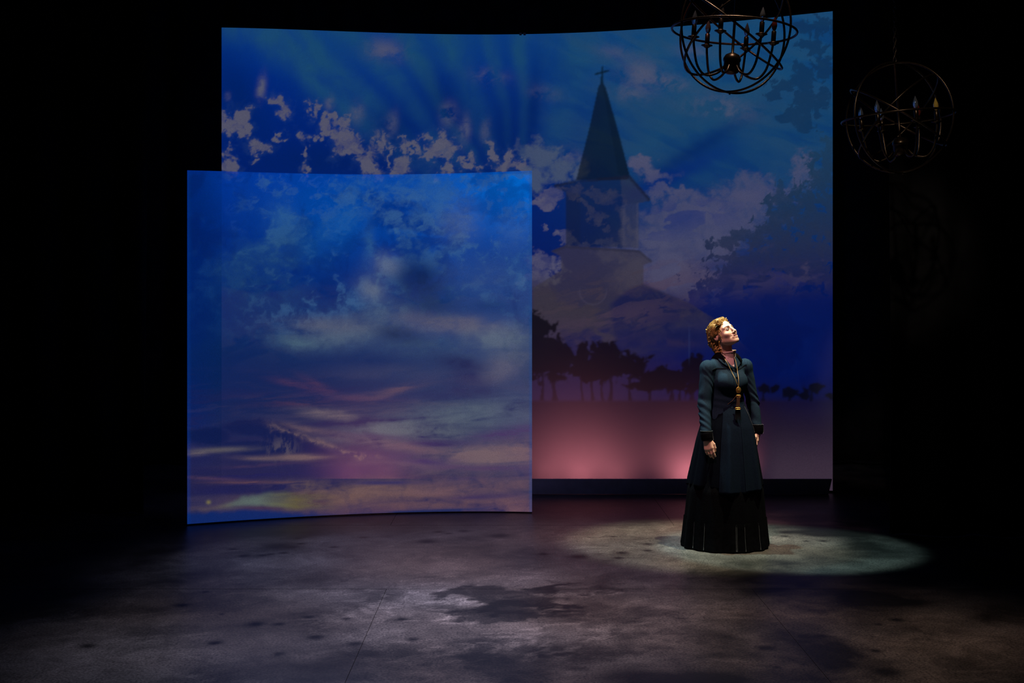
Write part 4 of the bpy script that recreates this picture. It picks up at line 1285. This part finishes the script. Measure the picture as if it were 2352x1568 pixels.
# ---- jacket
def jacket_sdf(P):
    Q = ((P - TC.astype(F4)) @ RT.astype(F4))
    x, y, z = Q[..., 0], Q[..., 1], Q[..., 2]
    S = np.stack([np.abs(x), y, z], -1)
    d = s_ell(Q, (0, 0.010, 1.245), (0.148, 0.108, 0.190))
    d = smin(d, s_ell(S, (0.062, -0.075, 1.235), (0.066, 0.062, 0.070)), 0.05)
    d = smin(d, s_ell(Q, (0, -0.090, 1.215), (0.070, 0.045, 0.070)), 0.04)
    d = smin(d, s_ell(Q, (0.004, 0.0, 1.075), (0.139, 0.110, 0.14)), 0.05)
    d = smin(d, s_ell(Q, (0, 0.015, 0.955), (0.168, 0.145, 0.11)), 0.05)
    d = smin(d, s_ell(Q, (0, 0.012, 1.338), (0.182, 0.068, 0.080)), 0.05)
    d = smin(d, s_cap(Q, (0, 0.02, 1.34), (0.0, 0.02, 1.408), 0.080, 0.058), 0.05)
    cut = 1.085 - 1.05 * np.clip(np.abs(x) - 0.012, 0, 1) * (y < 0.02) - 0.17 * (y >= 0.02)
    d = np.maximum(d, (cut - z) * 0.66)
    d = d + 0.0016 * np.sin(120 * z + 30 * x) * np.exp(-((z - 1.09) / 0.05) ** 2)
    # sleeves: gathered puff at the shoulder, creases at the elbow
    for a, b, c in ((R_SH, R_EL, R_WR), (L_SH, L_EL, L_WR)):
        ang = np.arctan2(P[..., 1] - a[1], P[..., 0] - a[0])
        puff_ = s_ell(P, a + np.array([0, 0, -0.006]), (0.057, 0.057, 0.058)) - 0.0034 * np.cos(13 * ang) * sstep(1.31, 1.38, P[..., 2])
        s1 = s_cap(P, a, b, 0.056, 0.047)
        s2 = s_cap(P, b, c + np.array([0, 0, -0.012]), 0.047, 0.0385)
        sl_ = smin(smin(puff_, s1, 0.02), s2, 0.012)
        sl_ = np.maximum(sl_, (c[2] + 0.002) - P[..., 2])
        zz = P[..., 2]
        cre = np.sin(88 * zz + 3.4 * np.sin(2 * ang + 17 * zz) + 55 * P[..., 0] + 25 * P[..., 1]) * (0.6 + 0.4 * np.sin(4 * ang + 31 * zz)) * (np.exp(-((zz - 1.06) / 0.09) ** 2) + 0.45 * np.exp(-((zz - 0.95) / 0.07) ** 2) + 0.35 * np.exp(-((zz - 1.25) / 0.09) ** 2))
        sl_ = sl_ - 0.0050 * cre
        d = smin(d, sl_, 0.012)
    return d


jv, jq = surface_nets(jacket_sdf, (-0.29, -0.25, 0.82), (0.34, 0.24, 1.50), 0.0046)
jacket = mesh_obj('jacket', jv, jq, M_navy, woman)

# velvet cuffs with a pale piped edge
for c, tip in ((R_WR, np.array([0.006, -0.010, -0.072])), (L_WR, np.array([-0.002, -0.006, -0.072]))):
    p0 = c + np.array([0, 0, 0.018])
    P = [p0 + tip * t for t in np.linspace(0, 1, 7)]
    cf = tube('cuff', P, [0.040, 0.0455, 0.046, 0.0455, 0.0445, 0.043, 0.036], M_velvet, woman, 24)
    th = np.linspace(0, 2 * math.pi, 40, endpoint=False)
    tube('piping', np.stack([p0[0] + 0.0448 * np.cos(th), p0[1] + 0.0448 * np.sin(th), np.full(40, p0[2] + 0.002)], -1), 0.0013, M_piping, cf, 5, True)
    e = [p0 + tip * t + np.array([0.043, -0.014, 0]) for t in np.linspace(0.05, 0.9, 8)]
    tube('piping', e, 0.0012, M_piping, cf, 5)


def on_jacket(px, py, lift):
    q = W2(np.asarray(px, float), np.asarray(py, float)) if np.isscalar(px) else np.stack([W2(a, b) for a, b in zip(px, py)])
    q = np.atleast_2d(q)
    y = trace_y(jacket_sdf, q[:, 0], q[:, 2], -0.30)
    q[:, 1] = np.minimum(y, 0.03) - lift
    return q


def dense(pts, n):
    pts = np.asarray(pts, float)
    nx = np.roll(pts, -1, 0)
    return np.concatenate([a + (b - a) * np.linspace(0, 1, n, endpoint=False)[:, None] for a, b in zip(pts, nx)])


def patch(name, pts, mat, lift, thick=0.003, parent=None, rings=7):
    o = dense(pts, 8)
    c = o.mean(0)
    rows_ = [c + (o - c) * t for t in np.linspace(0.02, 1, rings)]
    flat = np.concatenate(rows_)
    V = on_jacket(flat[:, 0], flat[:, 1], lift)
    m = len(o)
    F = grid_faces(rings, m, False, True)
    ob = mesh_obj(name, V, F, mat, parent or woman)
    so = ob.modifiers.new('thickness', 'SOLIDIFY')
    so.thickness = thick
    so.offset = 0
    return ob


Z2 = lambda L: [(1590 + a * 0.10204, 800 + b * 0.10204) for a, b in L]
patch('blouse_front', Z2([(650, 110), (800, 120), (960, 90), (985, 200), (985, 440), (900, 400), (800, 290), (720, 210)]), M_blouse, 0.004)
patch('lapel', Z2([(690, 170), (640, 190), (618, 262), (690, 335), (780, 392), (860, 432), (985, 468), (900, 395), (790, 270)]), M_navy, 0.010, 0.005)
patch('lapel', Z2([(985, 165), (1060, 195), (1130, 225), (1165, 315), (1110, 390), (1045, 455), (1000, 470), (985, 440), (978, 300)]), M_navy, 0.010, 0.005)
th = np.radians(np.linspace(-52, 232, 60))
cv = []
for t in np.linspace(0, 1, 9):
    r = 0.058 + 0.060 * t
    e_ = np.clip((np.abs(th - math.pi / 2) - 1.9) / 0.55, 0, 1)
    z = 1.446 + 0.016 * math.sin(math.pi * t) - 0.040 * t - 0.026 * e_ - 0.010 * np.cos(th) * 0
    cv.append(np.stack([(r + 0.006 * e_) * np.cos(th), (r * 0.92) * np.sin(th), z], -1) @ RT.T + TC + np.array([0.004, 0.012, 0]))
vc = mesh_obj('velvet_collar', np.concatenate(cv), grid_faces(9, 60), M_velvet, woman)
so = vc.modifiers.new('thickness', 'SOLIDIFY')
so.thickness = 0.006
for L in ([(450, 488), (520, 462), (620, 452), (720, 462), (790, 456), (850, 436)], [(1055, 492), (1130, 470), (1200, 436), (1260, 402), (1310, 390)]):
    pts = catmull([(a, b, 0) for a, b in L], 26)
    P = on_jacket(*np.array(Z2(pts[:, :2])).T, 0.0018)
    tube('seam', P, 0.0019, M_dkseam, jacket, 6)
    P = on_jacket(*np.array(Z2(pts[:, :2] + [0, -16])).T, 0.0010)
    tube('seam', P, 0.0011, M_navy, jacket, 6)
for a, b in ((1000, 530), (1010, 660), (1020, 780)):
    p = on_jacket(*Z2([(a, b)])[0], 0.003)[0]
    lathe('button', [(0.0005, -0.004), (0.006, -0.0035), (0.0072, -0.001), (0.007, 0.002), (0.0005, 0.002)], M_velvet, jacket, 14, p, rotx(math.radians(-90)) @ np.eye(3))
# pale edge of the cutaway front
P = on_jacket(*np.array(Z2(catmull([(1030, 1050, 0), (980, 1105, 0), (930, 1165, 0), (880, 1205, 0), (800, 1262, 0)], 16)[:, :2])).T, 0.002)
tube('piping', P, np.linspace(0.0016, 0.0007, 16), simple('tan_edge', (0.20, 0.13, 0.07), 0.6), jacket, 6)

# high lace collar of the blouse round the neck
cz = np.linspace(0, 1, 12)
c0 = NECK1 + np.array([0.004, -0.010, 0.005])
c1 = np.array([0.020, -0.014, 1.464])
th = np.linspace(0, 2 * math.pi, 40, endpoint=False)
rings_ = []
for t in cz:
    c = c0 + (c1 - c0) * t
    r = np.interp(t, [0, 0.25, 0.8, 1], [0.074, 0.060, 0.0535, 0.056])
    tilt = -0.008 * t
    rings_.append(np.stack([c[0] + r * np.cos(th), c[1] + r * 1.0 * np.sin(th), c[2] - tilt * np.cos(th - 0.35) + 0 * th + 0.0012 * np.sin(26 * t)], -1))
col = mesh_obj('blouse_collar', np.concatenate(rings_), grid_faces(12, 40, False, True), M_blouse, woman)
so = col.modifiers.new('thickness', 'SOLIDIFY')
so.thickness = 0.003
for t in (0.45, 0.97):
    k = int(t * 11)
    tube('trim', rings_[k] * 1.0, 0.0022, M_blouse, col, 6, True)

# ---- necklace: cord to a round brass locket; leather fob below
neck_l = [W2(1662, 815, -0.10)] + list(on_jacket(*np.array(Z2([(745, 225), (800, 320), (850, 430), (900, 540), (950, 660), (1000, 790), (1028, 850)])).T, 0.017))
neck_r = [W2(1689, 812, -0.07)] + list(on_jacket(*np.array(Z2([(985, 180), (1012, 280), (1030, 400), (1040, 540), (1040, 680), (1040, 790), (1038, 850)])).T, 0.017))
locket_c = on_jacket(*Z2([(1042, 940)])[0], 0.014)[0]
neck = empty('necklace', (0, 0, 0))
neck.parent = woman
neck.name = 'necklace'
tube('cord', catmull(neck_l, 50), 0.0023, M_cord, neck, 7)
tube('cord', catmull(neck_r, 50), 0.0023, M_cord, neck, 7)
Ml = rotz(math.radians(12)) @ rotx(math.radians(90))
lathe('locket', [(0.0005, -0.005), (0.017, -0.0045), (0.0200, -0.001), (0.0200, 0.002), (0.0175, 0.0042), (0.0150, 0.0036), (0.0120, 0.0052), (0.0005, 0.0066)], M_gold, neck, 28, locket_c, np.diag([1.0, 1.0, 1.25]) @ Ml)
lathe('bail', [(0.002, -0.004), (0.004, 0), (0.002, 0.004)], M_gold, neck, 10, locket_c + np.array([0, 0, 0.024]))

fob_y = on_jacket(*Z2([(1045, 1100)])[0], 0.012)[0][1]
p0, p1 = W2(1696, 909.5, -0.158), W2(1694.5, 938, -0.172)
fob = empty('leather_fob')
fob.parent = woman
n_ = 10
strap = []
for t in np.linspace(0, 1, n_):
    c = p0 + (p1 - p0) * t
    hw = np.interp(t, [0, .5, 1], [0.0135, 0.0115, 0.0155])
    for dx, dy in ((-hw, 0), (-hw, -0.005), (hw, -0.005), (hw, 0)):
        strap.append(c + np.array([dx, dy, 0]))
mesh_obj('strap', strap, grid_faces(n_, 4, False, True), M_leather, fob, False)
for c, hw, hh in ((p0 + (0, -0.004, 0.0), 0.0165, 0.0075), (p1 + (0, -0.004, 0.0), 0.0195, 0.0065)):
    th_ = np.linspace(0, 2 * math.pi, 28, endpoint=False)
    tube('clasp', np.stack([c[0] + hw * np.sign(np.cos(th_)) * np.abs(np.cos(th_)) ** 0.5, np.full(28, c[1]), c[2] + hh * np.sign(np.sin(th_)) * np.abs(np.sin(th_)) ** 0.5], -1), 0.0026, M_gold, fob, 6, True)
    tube('clasp', [c + (-hw, 0, 0), c, c + (hw, 0, 0)], 0.0020, M_gold, fob, 6)
# dark tassel under the fob
for k in range(9):
    a = p1 + np.array([-0.014 + 0.0035 * k, -0.002, -0.006])
    tube('tassel', [a, a + np.array([0.001 * (k - 4), -0.004, -0.03]), a + np.array([0.0016 * (k - 4), -0.004, -0.07 - 0.006 * (k % 3)])], [0.003, 0.0032, 0.0016], M_velvet, fob, 6)


# ---- skirts
def loft(name, zs, a, b, cx, mat, fold, phi0=0, phi1=2 * math.pi, nphi=220, hem=None, off=0.0, parent=woman, thick=0.0):
    wrap = abs(phi1 - phi0 - 2 * math.pi) < 1e-6
    ph = np.linspace(phi0, phi1, nphi, endpoint=not wrap)
    V = []
    nz = 46
    for t in np.linspace(0, 1, nz):
        z = zs[0] + (hem(ph) - zs[0]) * t if hem is not None else np.full(nphi, zs[0] + (zs[-1] - zs[0]) * t)
        aa = np.interp(-z, -np.asarray(zs), a) + off
        bb = np.interp(-z, -np.asarray(zs), b) + off
        f = fold(ph, z)
        x0 = np.interp(-z, -np.asarray(zs), cx)
        V.append(np.stack([x0 + (aa + f) * np.cos(ph), (bb + f) * np.sin(ph), z], -1))
    ob = mesh_obj(name, np.concatenate(V), grid_faces(nz, nphi, False, wrap), mat, parent)
    if thick:
        so_ = ob.modifiers.new('thickness', 'SOLIDIFY')
        so_.thickness = thick
    return ob


ZS = [1.13, 1.07, 1.00, 0.90, 0.80, 0.70, 0.60, 0.50, 0.43, 0.20, 0.006]
AA = [0.112, 0.126, 0.162, 0.197, 0.220, 0.238, 0.256, 0.274, 0.284, 0.304, 0.322]
BB = [0.084, 0.094, 0.136, 0.176, 0.200, 0.218, 0.236, 0.252, 0.262, 0.286, 0.312]
CXS = [0.010, 0.012, 0.012, 0.010, 0.006, 0.004, 0.002, 0.0, 0.0, -0.004, -0.006]
grow = lambda z: np.clip((1.08 - z) / 0.7, 0, 1)
fold_coat = lambda ph, z: grow(z) * (0.010 * np.sin(7 * ph + 0.6) + 0.007 * np.sin(13 * ph + 1.7 + 1.5 * z) + 0.004 * np.sin(23 * ph))
pleat = lambda ph, k, s=0.0: np.abs(((ph * k / (2 * math.pi) + s) % 1.0) * 2 - 1)
fold_under = lambda ph, z: np.clip((0.62 - z) / 0.62, 0, 1) * (0.016 * (pleat(ph, 16) - 0.5) + 0.006 * np.sin(9 * ph + 1.1))

loft('underskirt', ZS[4:], [v - 0.012 for v in AA[4:8]] + AA[8:], [v - 0.012 for v in BB[4:8]] + BB[8:], CXS[4:], M_black, fold_under)
band = loft('hem_band', [0.215, 0.10, 0.008], [0.308, 0.318, 0.328], [0.290, 0.302, 0.317], [-0.004, -0.005, -0.006], M_velvet, fold_under)
for px in (1595, 1617.5, 1689, 1691.5, 1710.5, 1748):
    x = (px - CX) / FPX * (WY - 0.28) - WX + 0.006
    ph = -math.acos(max(-0.97, min(0.97, x / 0.323)))
    P = []
    for z in np.linspace(0.205, 0.014, 10):
        r_a = np.interp(-z, [-0.215, -0.10, -0.008], [0.308, 0.318, 0.328])
        r_b = np.interp(-z, [-0.215, -0.10, -0.008], [0.290, 0.302, 0.317])
        f = float(fold_under(np.array([ph]), np.array([z]))[0])
        P.append((-0.005 + (r_a + f + 0.0015) * math.cos(ph), (r_b + f + 0.0015) * math.sin(ph), z))
    tube('piping', P, 0.0013, M_piping, band, 5)
coat = loft('coat_skirt', ZS[:9], AA[:9], BB[:9], CXS[:9], M_navy3, fold_coat, hem=lambda ph: 0.452 + 0.012 * np.sin(2 * ph + 0.4), thick=0.004)
fold_apron = lambda ph, z: grow(z) * (0.010 * np.sin(7 * ph + 0.6) + 0.009 * np.sin(15 * ph + 0.4) + 0.004 * np.sin(31 * ph + 1)) + 0.006
loft('apron_panel', ZS[:9], AA[:9], BB[:9], CXS[:9], M_navy2, fold_apron, math.radians(-108), math.radians(-68), 90, hem=lambda ph: np.full(len(ph), 0.425), off=0.006, thick=0.004)
loft('apron_panel', ZS[:9], AA[:9], BB[:9], CXS[:9], M_navy2, fold_apron, math.radians(-69), math.radians(-28), 90, hem=lambda ph: 0.432 + 0.02 * (ph - math.radians(-69)), off=0.010, thick=0.004)
# pale lining edge running down from the waist on her left
P = []
for t in np.linspace(0, 1, 14):
    z = 1.062 - 0.20 * t
    ph = math.radians(-42 + 9 * t)
    r_a, r_b = np.interp(-z, [-v for v in ZS], AA), np.interp(-z, [-v for v in ZS], BB)
    f = float(fold_apron(np.array([ph]), np.array([z]))[0]) + 0.014
    P.append((0.012 + (r_a + f) * math.cos(ph), (r_b + f) * math.sin(ph), z))
tube('piping', P, np.linspace(0.0014, 0.0006, 14), M_piping, coat, 6)
# boots, hidden by the hem except for a toe
for sx in (-1, 1):
    a, b = tw((sx * 0.075, 0.05, 0.032)), tw((sx * 0.085, -0.14, 0.028))
    P = [a + (b - a) * t for t in np.linspace(0, 1, 9)]
    tube('boot', P, [0.022, 0.03, 0.031, 0.030, 0.029, 0.030, 0.031, 0.027, 0.012], M_velvet, woman, 14)

# ------------------------------------------------------------------ orb chandeliers
def chandelier(center, R, label, chain_top, tilt=(0, 0, 0), spin=0.0, bulbs=()):
    """center: middle of the orb; rings, hub, rod, six arms with candle cups, sleeves and flame bulbs"""
    root = empty('orb_chandelier', center, label=label, category='chandelier')
    M = (Matrix.Rotation(tilt[0], 3, 'X') @ Matrix.Rotation(tilt[1], 3, 'Y'))
    M = np.array(M)
    Z = rotz(spin)
    put = lambda P: (np.asarray(P, float) @ Z.T) @ M.T
    rt = 0.0072 * R / 0.375
    th = np.linspace(0, 2 * math.pi, 96, endpoint=False)
    circ = np.stack([np.cos(th), np.sin(th), 0 * th], -1) * R

    def ring(A, s=1.0):
        V, F = tube_geo((circ * s) @ np.asarray(A).T @ M.T, rt, 8, True)
        mesh_obj('ring', V, F, M_iron, root)
    ring(np.eye(3), 1.0)                                           # level ring
    for A, s in RINGS:
        ring(A @ np.eye(3), s)
    hub_z = -0.475 * R
    hub = lathe('hub', [(0.001, 0.085), (0.03, 0.082), (0.075, 0.060), (0.098, 0.02), (0.100, 0.0), (0.096, -0.012), (0.090, -0.02), (0.092, -0.09), (0.080, -0.135), (0.05, -0.155), (0.001, -0.16)],
                M_iron, root, 28)
    hub.data.transform(Matrix.Scale(R / 0.75 * 1.08, 4))
    hub.data.transform(Matrix.Translation((0, 0, hub_z)))
    hub.data.transform(Matrix(M.tolist()).to_4x4())
    V, F = tube_geo(put([(0, 0, hub_z), (0, 0, 0), (0, 0, R)]), 0.0085 * R / 0.375, 8)
    mesh_obj('rod', V, F, M_iron, root)
    V, F = tube_geo(put([(0, 0, -R - 0.012), (0, 0, -R + 0.012)]), 0.006, 8)
    mesh_obj('finial', V, F, M_iron, root)
    for k in range(6):
        a = k * math.pi / 3
        dv = np.array([math.cos(a), math.sin(a), 0])
        pts = [dv * 0.10 * R + (0, 0, hub_z - 0.08 * R), dv * 0.22 * R + (0, 0, hub_z - 0.22 * R), dv * 0.42 * R + (0, 0, hub_z - 0.27 * R), dv * 0.56 * R + (0, 0, hub_z - 0.12 * R), dv * 0.63 * R + (0, 0, hub_z + 0.16 * R), dv * 0.65 * R + (0, 0, -0.16 * R)]
        V, F = tube_geo(put(catmull(pts, 30)), 0.0075 * R / 0.375, 7)
        arm = mesh_obj('arm', V, F, M_iron, root)
        top = dv * 0.65 * R + np.array([0, 0, -0.16 * R])
        u = R / 0.375

        def turned(name, prof, mat, base, seg=16):
            prof = np.asarray(prof, float) * u
            aa = np.linspace(0, 2 * math.pi, seg, endpoint=False)
            Vv = np.stack([prof[:, 0:1] * np.cos(aa), prof[:, 0:1] * np.sin(aa), np.repeat(prof[:, 1:2], seg, 1)], -1).reshape(-1, 3) + base
            return mesh_obj(name, put(Vv), grid_faces(len(prof), seg, False, True), mat, arm)
        turned('candle_cup', [(0.001, -0.012), (0.012, -0.010), (0.022, -0.002), (0.036, 0.004), (0.036, 0.007), (0.020, 0.004), (0.001, 0.003)], M_iron, top)
        turned('candle_sleeve', [(0.001, 0.0), (0.0150, 0.002), (0.0145, 0.075), (0.010, 0.079), (0.001, 0.080)], M_iron, top)
        bm_ = bulbs[k % len(bulbs)] if bulbs else M_bulb_clear
        turned('bulb', [(0.001, 0.078), (0.008, 0.080), (0.014, 0.092), (0.0175, 0.108), (0.016, 0.124), (0.010, 0.142), (0.005, 0.156), (0.001, 0.166)], bm_, top)
    # chain links up to the grid
    z = R
    n_ = 0
    t = np.linspace(0, 2 * math.pi, 14, endpoint=False)
    top_of = np.array([0, 0, R]) @ M.T
    while top_of[2] + n_ * 0.034 < chain_top - center[2]:
        zc = top_of[2] + 0.016 + n_ * 0.034
        el = np.stack([0.0095 * np.cos(t), 0 * t, 0.021 * np.sin(t)], -1)
        if n_ % 2:
            el = el[:, [1, 0, 2]]
        V, F = tube_geo(el + np.array([top_of[0], top_of[1], zc]), 0.0026, 5, True)
        mesh_obj('chain_link', V, F, M_iron, root)
        n_ += 1
    return root


def axis_ring(major, minor):
    """rotation that lays a circle so that it contains the two given directions"""
    e1 = np.asarray(major, float)
    e1 /= np.linalg.norm(e1)
    e2 = np.asarray(minor, float)
    e2 = e2 - e1 * (e1 @ e2)
    e2 /= np.linalg.norm(e2)
    return np.stack([e1, e2, np.cross(e1, e2)], -1)


RINGS = [(axis_ring((0.82, 0.0, -0.57), (0.2, 0.95, 0.05)), 0.985), (axis_ring((0.78, 0.0, 0.62), (0.0, 0.86, -0.42)), 0.97), (axis_ring((0, 0, 1), (0.90, 0.42, 0)), 1.0), (axis_ring((0, 0, 1), (0.80, -0.60, 0)), 0.985)]
d1, d2 = 7.66, 8.46
chandelier(((1686 - CX) / FPX * d1, d1, CAM_H + (HORIZON - 71) / FPX * d1), 142 / FPX * d1, 'black iron orb chandelier hanging in front of the tall rear screen', 4.6,
           (0.0, math.radians(4), 0), math.radians(2), (M_bulb_red, M_bulb_clear, M_bulb_dim, M_bulb_clear, M_bulb_dim, M_bulb_clear))
chandelier(((2064 - CX) / FPX * d2, d2, CAM_H + (HORIZON - 270) / FPX * d2), 127 / FPX * d2, 'dark orb chandelier on a chain against the black drape at the right', 4.6,
           (0.0, math.radians(-4), 0), math.radians(-20), (M_bulb_amber, M_bulb_red, M_bulb_clear, M_bulb_clear, M_bulb_clear, M_bulb_clear))
